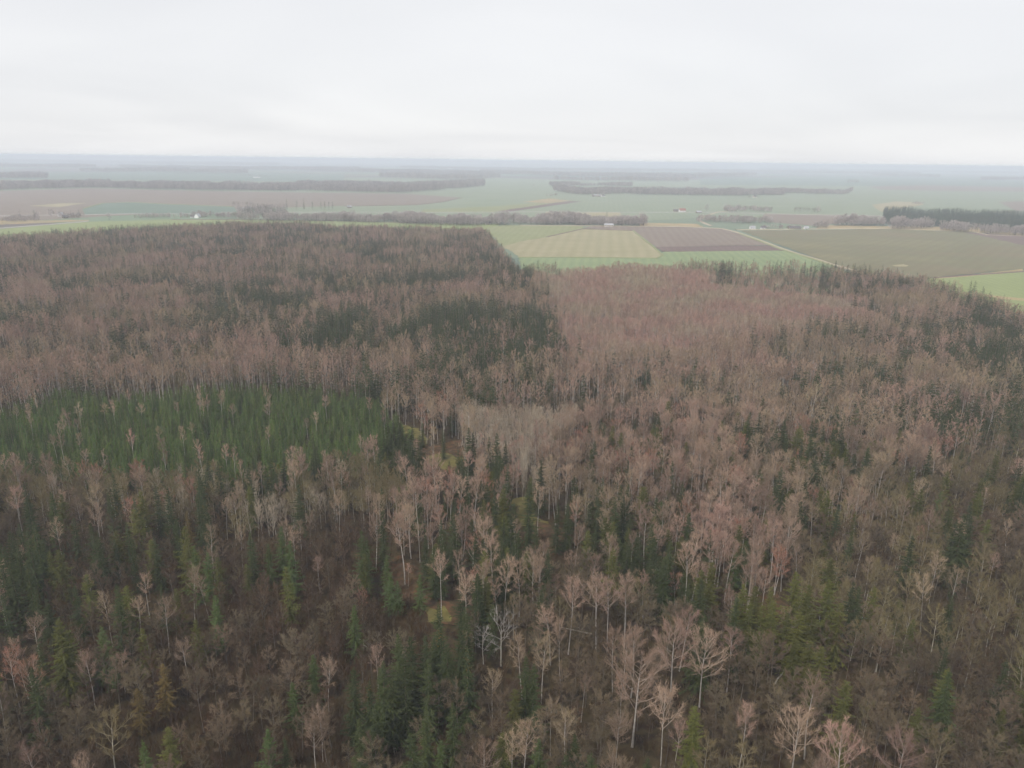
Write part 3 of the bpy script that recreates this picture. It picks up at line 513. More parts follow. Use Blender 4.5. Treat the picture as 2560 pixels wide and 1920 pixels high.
LONE = [('sd_far', -960.6, 1525.9, 18, 'dark conifer, first from the left edge of the farmland', 'spruce_tree'),
 ('pn', -920.1, 1503.9, 19, 'broad dark conifer left of the far left white house', 'spruce_tree'), ('hb', -929.5, 1574.2, 16, 'bare round tree beside the far left white house', 'bare_tree'),
 ('sd_far', -883.5, 1564.6, 16, 'dark conifer right of the far left white house', 'spruce_tree'), ('pn', -873.7, 1575.0, 16, 'dark conifer at the end of the farmyard row', 'spruce_tree'),
 ('hb', -782.6, 1514.4, 13, 'lone bare round tree on the green strip', 'bare_tree'), ('pn', -617.3, 1601.3, 16, 'dark conifer just right of the white gabled house', 'spruce_tree'),
 ('sd_far', -550.7, 1906.8, 26, 'tall dark spruce over the grey copse', 'spruce_tree'), ('pn', -519.6, 1882.4, 22, 'dark conifer second in the row over the copse', 'spruce_tree'),
 ('sd_far', -511.3, 1914.7, 26, 'spruce third in the row over the copse', 'spruce_tree'), ('pn', -485.6, 1895.2, 20, 'dark conifer opening the thick row behind the copse', 'spruce_tree'),
 ('pn', -465.9, 1899.1, 20, 'dark conifer second in the thick row', 'spruce_tree'), ('pn', -457.0, 1900.9, 20, 'dark conifer in the middle of the thick row', 'spruce_tree'),
 ('pn', -448.0, 1902.7, 20, 'dark conifer fourth in the thick row', 'spruce_tree'), ('pn', -439.0, 1904.4, 20, 'dark conifer closing the thick row', 'spruce_tree'),
 ('pn', -523.8, 1716.7, 16, 'dark conifer in front of the grey copse', 'spruce_tree'), ('pn', 206.6, 1751.2, 16, 'large round dark conifer above the tree belt, centre', 'pine_tree'),
 ('pn', 117.6, 1795.7, 9, 'small dark conifer on the pale strip above the belt', 'pine_tree'), ('hb', 94.0, 3886.7, 12, 'tiny lone tree on the far green field', 'bare_tree'),
 ('hb', 497.6, 2037.8, 18, 'lone bare tree above the bend of the track', 'bare_tree'), ('hb', 779.7, 2022.8, 17, 'bare round tree just right of the small copse', 'bare_tree'),
 ('pn', 510.9, 1505.7, 14, 'dark tree beside the white cottages', 'pine_tree'), ('hb', 593.1, 1517.5, 15, 'bare round tree on the dry strip', 'bare_tree'),
 ('hb', -413.6, 1966.2, 10, 'small bare bush on the green field left of centre', 'bare_tree')]
HOUSES = [('house', -644.0, 1596.7, 11, 9, 4, 5, 1.45, 'white', 'grey', 3, True, 'white gabled house beside the dark conifer behind the forest', 'house'),
 ('house', -656.9, 1603.4, 8, 6, 3, 2, 0.1, 'white', 'dark', 2, False, 'low white outbuilding left of the white gabled house', 'house'),
 ('house', -918.4, 1589.5, 9, 8, 4, 5, 1.5, 'white', 'grey', 3, True, 'small white gabled house at the far left between bare trees', 'house'),
 ('farm_building', -628.7, 1820.1, 24, 10, 4, 4, 0.2, 'white', 'grey', 5, False, 'pale farm building above the green strip before the copse', 'farm building'),
 ('house', -627.9, 1861.0, 12, 9, 4, 4, 0.6, 'cream', 'grey', 3, True, 'cream house behind the pale farm building', 'house'),
 ('house', -370.1, 1573.7, 10, 7, 3, 3, 0.2, 'timber', 'grey', 3, True, 'grey timber house by the hedge strip behind the forest', 'house'),
 ('farm_building', 183.0, 1511.6, 17, 8, 3, 2.5, 0.0, 'cream', 'grey', 5, False, 'long white building at the tree belt behind the ploughed field', 'farm building'),
 ('house', 425.3, 1992.7, 16, 10, 4, 5, 0.15, 'white', 'red', 4, True, 'white house with red roof on the right of the plain', 'house'),
 ('house', 411.5, 2002.4, 12, 8, 3, 3, 0.15, 'timber', 'dark', 3, False, 'dark shed left of the red-roofed house', 'house'),
 ('farm_building', 457.5, 1950.8, 14, 8, 3, 3, 0.3, 'timber', 'grey', 3, False, 'grey barn beside the bend of the track', 'farm building'),
 ('house', 454.0, 1490.6, 10, 7, 3, 3, 0.1, 'white', 'grey', 3, True, 'white cottage, left one on the dry strip', 'house'),
 ('house', 474.6, 1490.1, 9, 7, 3, 3, -0.1, 'white', 'dark', 3, True, 'white cottage, right one on the dry strip', 'house'),
 ('farm_building', 536.9, 1499.0, 22, 9, 3, 3, 0.05, 'timber', 'dark', 5, False, 'long dark barn on the dry strip', 'farm building'),
 ('house', 560.5, 1502.3, 8, 6, 3, 2.5, 0.1, 'white', 'grey', 3, False, 'little white house at the end of the long dark barn', 'house'),
 ('house', -50.9, 1520.9, 9, 7, 3, 3, 0.3, 'cream', 'dark', 3, False, 'small cream house inside the tree belt', 'house'),
 ('farm_building', 293.7, 2823.5, 30, 12, 4, 4, 0.1, 'timber', 'grey', 5, False, 'grey farm building below the long grey wood', 'farm building'),
 ('house', -415.7, 1985.4, 11, 8, 3, 3, 0.4, 'timber', 'grey', 3, False, 'grey shed beside the small bush on the green field', 'house'),
 ('house', 176.5, 3346.4, 13, 9, 4, 4, 0.2, 'white', 'grey', 3, True, 'white house at the west end of the long grey wood', 'house'),
 ('house', 313.8, 2804.5, 12, 9, 4, 4, 0.5, 'white', 'dark', 3, True, 'white house right of the grey farm building', 'house'),
 ('farm_building', -1571.2, 4845.2, 40, 14, 5, 4, 0.2, 'white', 'grey', 5, False, 'white barn beside the broken tree row, far left', 'farm building'),
 ('house', 878.8, 2894.0, 12, 9, 4, 4, 0.3, 'cream', 'dark', 3, True, 'cream house by the little copse before the long grey wood', 'house'),
 ('farm_building', 569.2, 2064.5, 22, 10, 4, 3, 0.1, 'timber', 'grey', 4, False, 'grey barn at the edge of the copse above the bend', 'farm building'),
 ('house', 940.9, 1514.4, 12, 8, 3, 3, 0.1, 'cream', 'dark', 3, True, 'cream house among the scrub at the right edge', 'house'),
 ('house', -886.0, 1546.9, 10, 7, 3, 3, 0.9, 'timber', 'dark', 3, False, 'dark shed right of the far left white house', 'house'),
 ('hall', -8920.3, 14599.5, 150, 60, 9, 3, 0.02, 'white', 'whiter', 6, False, 'white factory hall at the far left horizon', 'hall'),
 ('hall', -2439.8, 11463.0, 110, 60, 9, 3, 0.02, 'white', 'whiter', 6, False, 'white shed left of centre near the horizon', 'hall'),
 ('hall', -798.6, 8487.3, 60, 60, 8, 3, 0.02, 'white', 'whiter', 6, False, 'small white shed, first of the far row', 'hall'),
 ('hall', -850.3, 10573.9, 70, 60, 10, 3, 0.02, 'white', 'whiter', 6, False, 'white shed standing furthest back in the far row', 'hall'),
 ('hall', -300.8, 9202.6, 240, 60, 10, 3, 0.02, 'white', 'whiter', 6, False, 'long white hall in the middle of the far row', 'hall'),
 ('hall', 18.5, 13504.0, 130, 60, 11, 3, 0.02, 'white', 'whiter', 6, False, 'white hall right of the middle of the far row', 'hall'),
 ('hall', 1295.7, 11732.4, 420, 60, 8, 3, 0.02, 'white', 'whiter', 6, False, 'very long pale greenhouse near the horizon', 'hall'),
 ('hall', -2503.6, 11642.8, 90, 60, 9, 3, 0.02, 'white', 'whiter', 6, False, 'white shed at the left end of the far row', 'hall'),
 ('hall', 8460.9, 20734.3, 90, 60, 8, 3, 0.02, 'white', 'whiter', 6, False, 'small white hall near the right horizon', 'hall'),
 ('hall', -73.9, 8886.1, 80, 60, 8, 3, 0.02, 'white', 'whiter', 6, False, 'low white shed beside the long white hall', 'hall')]

# ------------------------------------------------------------------ ground, fields, tracks
def sheet(name, poly, z, mat, kind="structure", rough_edge=0.0, step=None):
    p = [Vector((a, b, 0)) for a, b in poly]
    if rough_edge:
        q = []
        for i in range(len(p)):
            a, b = p[i], p[(i + 1) % len(p)]
            k = max(1, int((b - a).length / step))
            for t in range(k):
                c = a.lerp(b, t / k)
                q.append(c + Vector((random.uniform(-1, 1), random.uniform(-1, 1), 0)) * rough_edge)
        p = q
    me = bpy.data.meshes.new(name)
    me.from_pydata([(v.x, v.y, z) for v in p], [], [tuple(range(len(p)))])
    me.materials.append(mat)
    me.update()
    o = link(name, me)
    o["kind"] = kind
    return o

def ribbon(name, pts, width, z, mat):
    p = [Vector((a, b, 0)) for a, b in pts]
    V, F = [], []
    for i, c in enumerate(p):
        d = (p[min(i + 1, len(p) - 1)] - p[max(i - 1, 0)]).normalized()
        s = Vector((-d.y, d.x, 0)) * width / 2
        V += [(c + s * 1.5) + Vector((0, 0, 0.05)), (c + s) + Vector((0, 0, z)), (c - s) + Vector((0, 0, z)), (c - s * 1.5) + Vector((0, 0, 0.05))]
        if i:
            k = 4 * i
            F += [(k - 4 + j, k - 3 + j, k + 1 + j, k + j) for j in range(3)]
    me = bpy.data.meshes.new(name)
    me.from_pydata(V, [], F)
    me.materials.append(mat)
    me.update()
    o = link(name, me)
    o["kind"] = "structure"
    return o

FIELD_MATS = {
    'bright':  material("grass_bright", (0.2, 0.235, 0.095), (0.25, 0.28, 0.125), 0.02, stripes=(STRIPE_ANGLE + 0.0, 9.0, (0.16, 0.188, 0.076), 0.25), contrast=(0.25, 0.75)),
    'teal':    material("winter_wheat_dark", (0.13, 0.175, 0.13), (0.155, 0.195, 0.15), 0.01, stripes=(STRIPE_ANGLE + 0.0, 12.0, (0.1, 0.148, 0.1), 0.25), contrast=(0.25, 0.75)),
    'green':   material("winter_wheat", (0.19, 0.225, 0.15), (0.23, 0.255, 0.175), 0.008, stripes=(STRIPE_ANGLE + 0.0, 14.0, (0.148, 0.192, 0.116), 0.25), contrast=(0.25, 0.75)),
    'wheat2':  material("winter_wheat_near", (0.19, 0.235, 0.115), (0.235, 0.275, 0.14), 0.02, stripes=(STRIPE_ANGLE + 0.0, 11.0, (0.136, 0.188, 0.104), 0.35), contrast=(0.25, 0.75)),
    'olive':   material("thin_crop", (0.213, 0.230, 0.109), (0.253, 0.259, 0.138), 0.015, stripes=(STRIPE_ANGLE + 0.0, 12.0, (0.17, 0.184, 0.087), 0.3), contrast=(0.25, 0.75)),
    'stripe':  material("stubble_striped", (0.285, 0.255, 0.15), (0.32, 0.285, 0.175), 0.02, stripes=(STRIPE_ANGLE, 17.0, (0.225, 0.21, 0.11), 0.42)),
    'mown':    material("mown_crop", (0.236, 0.230, 0.115), (0.270, 0.253, 0.132), 0.02),
    'brown':   material("ploughed_soil", (0.195, 0.155, 0.125), (0.23, 0.19, 0.15), 0.012, stripes=(STRIPE_ANGLE + 0.0, 13.0, (0.161, 0.115, 0.092), 0.35), contrast=(0.25, 0.75)),
    'dark':    material("ploughed_soil_wet", (0.144, 0.103, 0.092), (0.178, 0.127, 0.109), 0.02, stripes=(STRIPE_ANGLE + 0.0, 10.0, (0.115, 0.082, 0.074), 0.3), contrast=(0.25, 0.75)),
    'oliveb':  material("sown_soil", (0.190, 0.155, 0.094), (0.213, 0.190, 0.103), 0.006, stripes=(STRIPE_ANGLE + 0.55, 16.0, (0.152, 0.124, 0.075), 0.35), contrast=(0.3, 0.7), c=(0.161, 0.155, 0.086), detail=6),
    'tan':     material("dry_grass", (0.368, 0.276, 0.149), (0.276, 0.230, 0.127), 0.03),
    'pale':    material("pale_stubble", (0.287, 0.259, 0.155), (0.333, 0.287, 0.178), 0.02),
    'moss':    material("mossy_grass", (0.10, 0.085, 0.03), (0.16, 0.145, 0.045), 0.35, c=(0.125, 0.105, 0.035), detail=8),
    'bracken': material("dead_bracken", (0.06, 0.033, 0.017), (0.115, 0.058, 0.029), 0.5, c=(0.075, 0.052, 0.025), detail=8, contrast=(0.38, 0.62)),
}
m_road = material("gravel_track", (0.33, 0.275, 0.195), (0.43, 0.36, 0.26), 0.2)
m_asph = material("asphalt_road", (0.30, 0.28, 0.26), (0.36, 0.34, 0.31), 0.2)

# base ground: farmland to the horizon, told apart only as large tilted patches
def farmland():
    m = bpy.data.materials.new("farmland")
    m.use_nodes = True
    n, l = m.node_tree.nodes, m.node_tree.links
    bs = n["Principled BSDF"]; bs.inputs["Roughness"].default_value = 0.95
    bs.inputs["Specular IOR Level"].default_value = 0.1
    t = n.new("ShaderNodeTexCoord")
    mp = n.new("ShaderNodeMapping")
    mp.inputs["Scale"].default_value = (1 / 900, 1 / 700, 1)
    mp.inputs["Rotation"].default_value = (0, 0, 0.35)
    l.new(t.outputs["Object"], mp.inputs["Vector"])
    vo = n.new("ShaderNodeTexVoronoi")
    vo.distance = 'CHEBYCHEV'
    vo.inputs["Scale"].default_value = 1.0
    l.new(mp.outputs[0], vo.inputs["Vector"])
    sp = n.new("ShaderNodeSeparateColor")
    l.new(vo.outputs["Color"], sp.inputs["Color"])
    rp = n.new("ShaderNodeValToRGB"); rp.color_ramp.interpolation = 'CONSTANT'
    e = rp.color_ramp.elements
    e[0].position, e[0].color = 0.0, (0.165, 0.215, 0.14, 1)
    e[1].position, e[1].color = 0.24, (0.13, 0.17, 0.13, 1)
    for p, c in ((0.40, (0.15, 0.13, 0.12, 1)), (0.66, (0.18, 0.185, 0.13, 1)), (0.74, (0.17, 0.135, 0.115, 1)), (0.84, (0.175, 0.215, 0.15, 1)), (0.94, (0.135, 0.115, 0.105, 1))):
        k = e.new(p); k.color = c
    l.new(sp.outputs["Red"], rp.inputs["Fac"])
    nz = n.new("ShaderNodeTexNoise"); nz.inputs["Scale"].default_value = 0.004; nz.inputs["Detail"].default_value = 6
    l.new(t.outputs["Object"], nz.inputs["Vector"])
    mr = n.new("ShaderNodeMapRange"); mr.inputs["To Min"].default_value = 0.85; mr.inputs["To Max"].default_value = 1.15
    l.new(nz.outputs["Fac"], mr.inputs["Value"])
    vm = n.new("ShaderNodeVectorMath"); vm.operation = 'SCALE'
    l.new(rp.outputs["Color"], vm.inputs[0]); l.new(mr.outputs[0], vm.inputs["Scale"])
    l.new(vm.outputs["Vector"], bs.inputs["Base Color"])
    return m

GR = 60000.0
gm = MB()
rings = [0, 300, 1000, 3000, 8000, 20000, GR]
V = [(0, 0, 0)]; F = []
for i, r in enumerate(rings[1:]):
    for j in range(48):
        a = 2 * math.pi * j / 48
        V.append((r * math.cos(a), r * math.sin(a), 0))
    for j in range(48):
        j2 = (j + 1) % 48
        if i == 0: F.append((0, 1 + j, 1 + j2))
        else:
            b0, b1 = 1 + (i - 1) * 48, 1 + i * 48
            F.append((b0 + j, b1 + j, b1 + j2, b0 + j2))
gm.add(V, F)
tag(link("ground", gm.mesh("ground", [farmland()])), kind="structure")

m_floor = material("forest_floor", (0.0189, 0.0113, 0.0067), (0.0378, 0.021, 0.0118), 0.22, c=(0.065, 0.048, 0.022), detail=8)
fl = sheet("forest_floor", FOREST, 0.06, m_floor, rough_edge=5.0, step=18)

zz = 0.10
for nm, mk, poly in FIELDS:
    zz += 0.012
    sheet(nm, poly, zz, FIELD_MATS[mk], rough_edge=2.2, step=14.0)
for nm, mk, poly in PATCHES:
    zz += 0.012
    sheet(nm, poly, zz - 0.1, FIELD_MATS[mk], rough_edge=1.6, step=3.0)
for nm, w, pts in ROADS:
    zz += 0.012
    ribbon(nm, pts, w, zz + 0.25, m_road if 'track' in nm else m_asph)
    
for nm, w, pts in VERGES:
    zz += 0.012
    ribbon(nm, pts, w, zz + 0.12, FIELD_MATS['olive'] if nm == 'grass_verge' else FIELD_MATS['dark'])
# ------------------------------------------------------------------ tree meshes
BARK_WHITE = material("birch_bark", (0.4807, 0.4441, 0.4075), (0.6061, 0.5643, 0.5225), 1.2, vary=0.15, c=(0.36, 0.32, 0.29), contrast=(0.3, 0.7))
BARK_DARK = material("dark_bark", (0.108, 0.0872, 0.0706), (0.1745, 0.1413, 0.1163), 1.0, vary=0.25)
BARK_PALE = material("aspen_bark", (0.34, 0.31, 0.26), (0.44, 0.40, 0.34), 1.0, vary=0.2)
BARK_SPRUCE = material("spruce_bark", (0.16, 0.11, 0.085), (0.22, 0.16, 0.125), 1.0, vary=0.2)
LIMB_BIRCH = material("birch_limbs", (0.2816, 0.2112, 0.1672), (0.3784, 0.2904, 0.2376), 0.8, vary=0.2)
LIMB_GREY = material("grey_limbs", (0.1202, 0.0934, 0.0713), (0.178, 0.1424, 0.1112), 0.8, vary=0.25)
LIMB_OLIVE = material("olive_limbs", (0.2127, 0.1744, 0.1063), (0.2808, 0.234, 0.1489), 0.8, vary=0.2)
LIMB_PALE = material("pale_limbs", (0.361, 0.304, 0.2375), (0.437, 0.3705, 0.2945), 0.8, vary=0.2)
LIMB_DEAD = material("dead_limbs", (0.264, 0.236, 0.208), (0.344, 0.312, 0.276), 0.8)
TW_BIRCH = material("birch_twigs", (0.2862, 0.1749, 0.1325), (0.3869, 0.2491, 0.1961), 0.5, vary=0.35, patch=((0.28, 0.205, 0.13), 0.012))
TW_RED = material("red_birch_twigs", (0.288, 0.126, 0.0864), (0.36, 0.174, 0.12), 0.5, vary=0.2)
TW_GREY = material("grey_twigs", (0.1103, 0.0816, 0.0501), (0.1729, 0.1298, 0.0845), 0.5, vary=0.35, patch=((0.165, 0.115, 0.075), 0.02))
TW_BROWN = material("brown_twigs", (0.0847, 0.0501, 0.029), (0.1253, 0.0759, 0.0452), 0.5, vary=0.28)
TW_OLIVE = material("olive_twigs", (0.153, 0.117, 0.0558), (0.207, 0.162, 0.0828), 0.5, vary=0.2)
TW_PALE = material("pale_twigs", (0.315, 0.2415, 0.1733), (0.3885, 0.3045, 0.2258), 0.5, vary=0.2)
TW_YOUNG = material("young_birch_twigs", (0.336, 0.1848, 0.1456), (0.4256, 0.252, 0.2072), 0.4, vary=0.32, patch=((0.36, 0.27, 0.19), 0.02))
ND_DARK = material("needles_dark", (0.0276, 0.0368, 0.012), (0.0534, 0.0626, 0.0202), 2.2, contrast=(0.4, 0.6), vary=0.22)
ND_OLIVE = material("needles_olive", (0.0621, 0.0642, 0.0145), (0.1035, 0.0994, 0.0248), 2.2, contrast=(0.4, 0.6), vary=0.25)
ND_BRIGHT = material("needles_bright", (0.046, 0.064, 0.018), (0.075, 0.096, 0.03), 2.2, contrast=(0.4, 0.6), vary=0.2)
ND_RUST = material("needles_rust", (0.085, 0.060, 0.020), (0.125, 0.080, 0.028), 2.2, contrast=(0.4, 0.6), vary=0.2)
ND_YOUNG = material("needles_young", (0.046, 0.070, 0.015), (0.092, 0.118, 0.028), 2.2, contrast=(0.4, 0.6), vary=0.48)
CONES = material("spruce_cones", (0.20, 0.10, 0.035), (0.28, 0.14, 0.05), 1.0, vary=0.2)
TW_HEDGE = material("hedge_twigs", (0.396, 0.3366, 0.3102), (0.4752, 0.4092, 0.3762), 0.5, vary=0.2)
TW_FAR = material("far_wood_twigs", (0.2856, 0.2356, 0.2142), (0.357, 0.2999, 0.2713), 0.5, vary=0.3)  # lightened twig colour: part of the distance haze is painted in
ND_PINE = material("pine_needles", (0.045, 0.068, 0.034), (0.07, 0.095, 0.048), 0.5, vary=0.3)
SHRUB = material("thicket_twigs", (0.0596, 0.0303, 0.0151), (0.0918, 0.0477, 0.0257), 0.5, vary=0.4)

def bez(a, b, c, n):
    t = np.linspace(0, 1, n)[:, None]
    return (1 - t) ** 2 * a + 2 * t * (1 - t) * b + t * t * c

def broadleaf(seed, H, base, Rc, nl, nsec, ntw, ang=(22, 45), droop=0.0, tw_len=(0.7, 1.5), tw_w=0.035, r0=0.16, fork=False, kink=0.0, lod=0, limb_min=0.0, sharp=1.0, thick=1.0):
    """Bare tree: trunk builder (bark) and crown builder (limbs=0, twigs=1)."""
    r = np.random.default_rng(seed)
    T, C = MB(), MB()
    cb, zc, rz = H * base, H * (base + 1) / 2 , H * (1 - base) / 2 * 1.03
    lean = r.normal(size=2) * 0.02 * H
    def axis(t):
        t = np.asarray(t, float)
        w = np.sin(t * 5 + seed) * 0.010 * H
        return np.stack([lean[0] * t ** 2 + w, lean[1] * t ** 2 + w * 0.6, t * H], -1)
    tt = np.linspace(0, 1, 6 if lod else 8)
    tt_trunk = tt * (base + (1 - base) * 0.55)
    rad = r0 * (1 - 0.72 * tt) + np.where(tt == 0, 0.05, 0)
    T.tube(axis(tt_trunk), rad, 4 if lod else 6)
    tc = np.linspace(tt_trunk[-1], 0.98, 4)
    C.tube(axis(tc), np.linspace(rad[-1], 0.015, 4), 3 if lod else 4, 0)
    P0, P1, W = [], [], []
    az = r.random() * 6.28
    for i in range(nl):
        f = (i + r.random() * 0.8) / nl
        zs = base * 0.92 + (1 - base) * 0.80 * f ** sharp
        p0 = axis(zs)
        az += 2.4 + r.normal() * 0.35
        th = R(r.uniform(*ang)) * (1.15 - 0.45 * f)
        d = np.array([math.cos(az) * math.sin(th), math.sin(az) * math.sin(th), math.cos(th)])
        # reach the crown's outline
        o = (p0 - np.array([axis(zc / H)[0], axis(zc / H)[1], zc])) / np.array([Rc, Rc, rz])
        e = d / np.array([Rc, Rc, rz])
        A, B, Cc = e @ e, o @ e, o @ o - 1
        disc = max(B * B - A * Cc, 0.01)
        L = max((-B + math.sqrt(disc)) / A, 1.0, limb_min) * r.uniform(0.78, 1.08)
        p2 = p0 + d * L
        out = np.array([d[0], d[1], 0.0])
        p1 = p0 + d * L * 0.45 + out * L * 0.16 - np.array([0, 0, L * 0.05]) + r.normal(size=3) * kink * L
        p2 = p2 - np.array([0, 0, droop * L])
        n = 4 if lod else 5
        pts = bez(p0, p1, p2, n)
        if kink: pts[1:-1] += r.normal(size=(n - 2, 3)) * kink * L * 0.6
        lr = (0.020 + 0.0085 * L) * thick
        C.tube(pts, np.linspace(lr, 0.018, n), 3, 0)
        for k in range(nsec):
            t = r.uniform(0.25, 1.0)
            q = bez(p0, p1, p2, 21)[int(t * 20)]
            tan = (p2 - p1) * t + (p1 - p0) * (1 - t); tan /= np.linalg.norm(tan) + 1e-9
            v = tan * 0.9 + r.normal(size=3) * 0.42 + np.array([0, 0, 0.22 - droop * 2]); v /= np.linalg.norm(v)
            l2 = L * r.uniform(0.2, 0.42) * (1.15 - 0.45 * t)
            q2 = q + v * l2
            if not lod:
                C.tube(np.array([q, (q + q2) / 2 + r.normal(size=3) * 0.05 * l2, q2]), [0.026 * thick, 0.02 * thick, 0.01], 3, 0)
            else:
                P0.append(q[None]); P1.append(q2[None]); W.append(np.array([tw_w * 1.5]))
            s = r.random((ntw, 1)) * 0.9 + 0.1
            a = q + (q2 - q) * s
            w = v + r.normal(size=(ntw, 3)) * 0.55 + np.array([0, 0, 0.15 - droop * 3])
            w /= np.linalg.norm(w, axis=1)[:, None]
            ln = r.uniform(*tw_len, size=(ntw, 1))
            P0.append(a); P1.append(a + w * ln); W.append(np.full(ntw, tw_w) * r.uniform(0.7, 1.3, ntw))
    if P0 and ntw:
        C.twigs(np.concatenate(P0), np.concatenate(P1), np.concatenate(W), 1, r)
    return T, C

def conifer(seed, H, Rm, dz=0.5, nb=7, pw=0.85, droop=0.25, seg=4, cones=False, rough=0.33, bare=0.06, leaf=0.34):
    """Spruce: whorls of drooping boughs, each with sprays of needles to both sides and hanging below."""
    r = np.random.default_rng(seed)
    T, C = MB(), MB()
    tt = np.linspace(0, 1, 5)
    T.tube(np.stack([tt * 0, tt * 0, tt * H * 0.99], -1), (0.11 + 0.007 * H) * (1 - 0.95 * tt) + 0.004, 5)
    V, K = [], []
    z = H * bare; az = 0.0
    while z < H * 0.985:
        f = z / H
        Lz = Rm * (1 - f) ** pw * (0.75 + 0.25 * min(1, f / 0.2)) + 0.12
        n = max(4, int(nb * (1 - 0.35 * f)))
        az += 0.7
        for k in range(n):
            a = az + 6.283 * k / n + r.normal() * 0.25
            L = Lz * (1 + r.normal() * rough)
            L = max(L, 0.15)
            if r.random() < 0.10 and f < 0.85: continue
            o = np.array([math.cos(a), math.sin(a), 0.0]); sd = np.array([-o[1], o[0], 0.0])
            up = 0.45 * f - 0.10
            zz0 = z + r.normal() * dz * 0.3
            ts = np.linspace(0, 1, seg + 1)
            spine = o[None] * (ts * L)[:, None] + np.array([0, 0, 1.0]) * (zz0 + L * (up * ts - droop * ts ** 1.6 + 0.12 * ts ** 3))[:, None]
            for j in range(seg):
                p, q = spine[j], spine[j + 1]
                w = (leaf + 0.13 * L) * (1 - 0.72 * ts[j]) * r.uniform(0.7, 1.2)
                fwd = (q - p) * r.uniform(1.0, 1.7)
                dn = np.array([0, 0, -1.0]) * w * r.uniform(0.25, 0.75)
                V += [p, q, p + fwd * 0.9 + sd * w + dn * 0.8]
                V += [p, p + fwd * 0.9 - sd * w + dn * 0.8, q]
                if j and seg > 2: V += [p, q, (p + q) / 2 + dn * 1.3 + sd * r.normal() * 0.1]
            V += [spine[-1] - sd * 0.07, spine[-1] + sd * 0.07, spine[-1] + o * 0.3 * (0.4 + Lz * 0.2)]
            if cones and f > 0.72 and r.random() < 0.55:
                c = spine[seg // 2 + 1]
                for _ in range(2):
                    g = r.normal(size=3) * 0.12
                    K += [c + g + sd * 0.09, c + g - sd * 0.09, c + g + np.array([0, 0, -0.32])]
        z += dz * (1.25 - 0.6 * f) * r.uniform(0.85, 1.15)
    top = np.array([0, 0, H])
    V += [top + np.array([0.05, 0, -0.7]), top + np.array([-0.05, 0, -0.7]), top]
    C.add(V, [(i, i + 1, i + 2) for i in range(0, len(V), 3)], 0)
    if K: C.add(K, [(i, i + 1, i + 2) for i in range(0, len(K), 3)], 1)
    return T, C

def thicket(seed, H, n=14, tw=5, spread=0.35):
    r = np.random.default_rng(seed)
    C = MB()
    P0, P1, W = [], [], []
    for i in range(n):
        a = r.random() * 6.283; b = r.random() * H * 0.28
        p = np.array([math.cos(a) * b, math.sin(a) * b, 0])
        d = np.array([math.cos(a) * spread * r.random(), math.sin(a) * spread * r.random(), 1.0]) + r.normal(size=3) * 0.12
        q = p + d * H * r.uniform(0.6, 1.0)
        P0.append(p[None]); P1.append(q[None]); W.append(np.array([0.06]))
        s = r.random((tw, 1)) * 0.7 + 0.3
        A = p + (q - p) * s
        w = d / np.linalg.norm(d) + r.normal(size=(tw, 3)) * 0.45
        P0.append(A); P1.append(A + w * r.uniform(0.25, 0.4, (tw, 1)) * H * 0.8); W.append(np.full(tw, 0.045))
    C.twigs(np.concatenate(P0), np.concatenate(P1), np.concatenate(W), 0, r)
    return C

# species: code -> nominal height, list of (trunk mesh, crown mesh, joined mesh)
SPEC = {}
def reg(code, H, builds, bark, crown_mats):
    lst = []
    for T, C in builds:
        tm = T.mesh(code + "_trunk", [bark]) if T else None
        cm = C.mesh(code + "_crown", crown_mats)
        J = MB()
        if T: J.add(np.concatenate(T.v), T.f, 0)
        if T: J.v.append(np.concatenate(C.v)); J.f += [tuple(i + J.n for i in f) for f in C.f]; J.m += [m + 1 for m in C.m]
        jm = J.mesh(code + "_tree", [bark] + crown_mats) if T else cm
        lst.append((tm, cm, jm))
    SPEC[code] = (H, lst)

reg('bf', 22, [broadleaf(100 + i, 22, 0.50 + 0.035 * (i % 3), 2.5 + 0.25 * i, 15 + i % 5, 8, 22, ang=(22, 56), r0=0.16, tw_w=0.027, thick=0.88) for i in range(7)], BARK_WHITE, [LIMB_BIRCH, TW_BIRCH])
reg('bs', 20, [broadleaf(120 + i, 20, 0.52 + 0.04 * i, 2.1 + 0.25 * i, 13, 7, 20, ang=(18, 48), r0=0.13, tw_w=0.026, thick=0.9) for i in range(4)], BARK_WHITE, [LIMB_BIRCH, TW_BIRCH])
reg('br', 18, [broadleaf(140 + i, 18, 0.42, 2.7 + 0.5 * i, 16, 8, 11, ang=(22, 50), r0=0.14) for i in range(3)], BARK_WHITE, [LIMB_BIRCH, TW_RED])
reg('g', 17, [broadleaf(160 + i, 17, 0.42, 2.3 + 0.28 * i, 17, 9, 27, ang=(35, 75), tw_len=(0.4, 1.0), tw_w=0.036, r0=0.13, thick=0.8) for i in range(7)], BARK_DARK, [LIMB_GREY, TW_GREY])
reg('gs', 15, [broadleaf(180 + i, 15, 0.32, 1.9 + 0.3 * i, 15, 8, 20, ang=(25, 60), tw_w=0.036, tw_len=(0.4, 1.0), r0=0.10, thick=0.8) for i in range(4)], BARK_DARK, [LIMB_GREY, TW_BROWN])
reg('ol', 17, [broadleaf(200 + i, 17, 0.34, 2.8 + 0.4 * i, 15, 8, 14, ang=(25, 60), tw_w=0.038, r0=0.14) for i in range(3)], BARK_PALE, [LIMB_OLIVE, TW_OLIVE])
reg('pa', 16, [broadleaf(220 + i, 16, 0.25, 1.6 + 0.3 * i, 15, 5, 7, ang=(14, 30), tw_w=0.04, r0=0.11) for i in range(3)], BARK_PALE, [LIMB_PALE, TW_PALE])
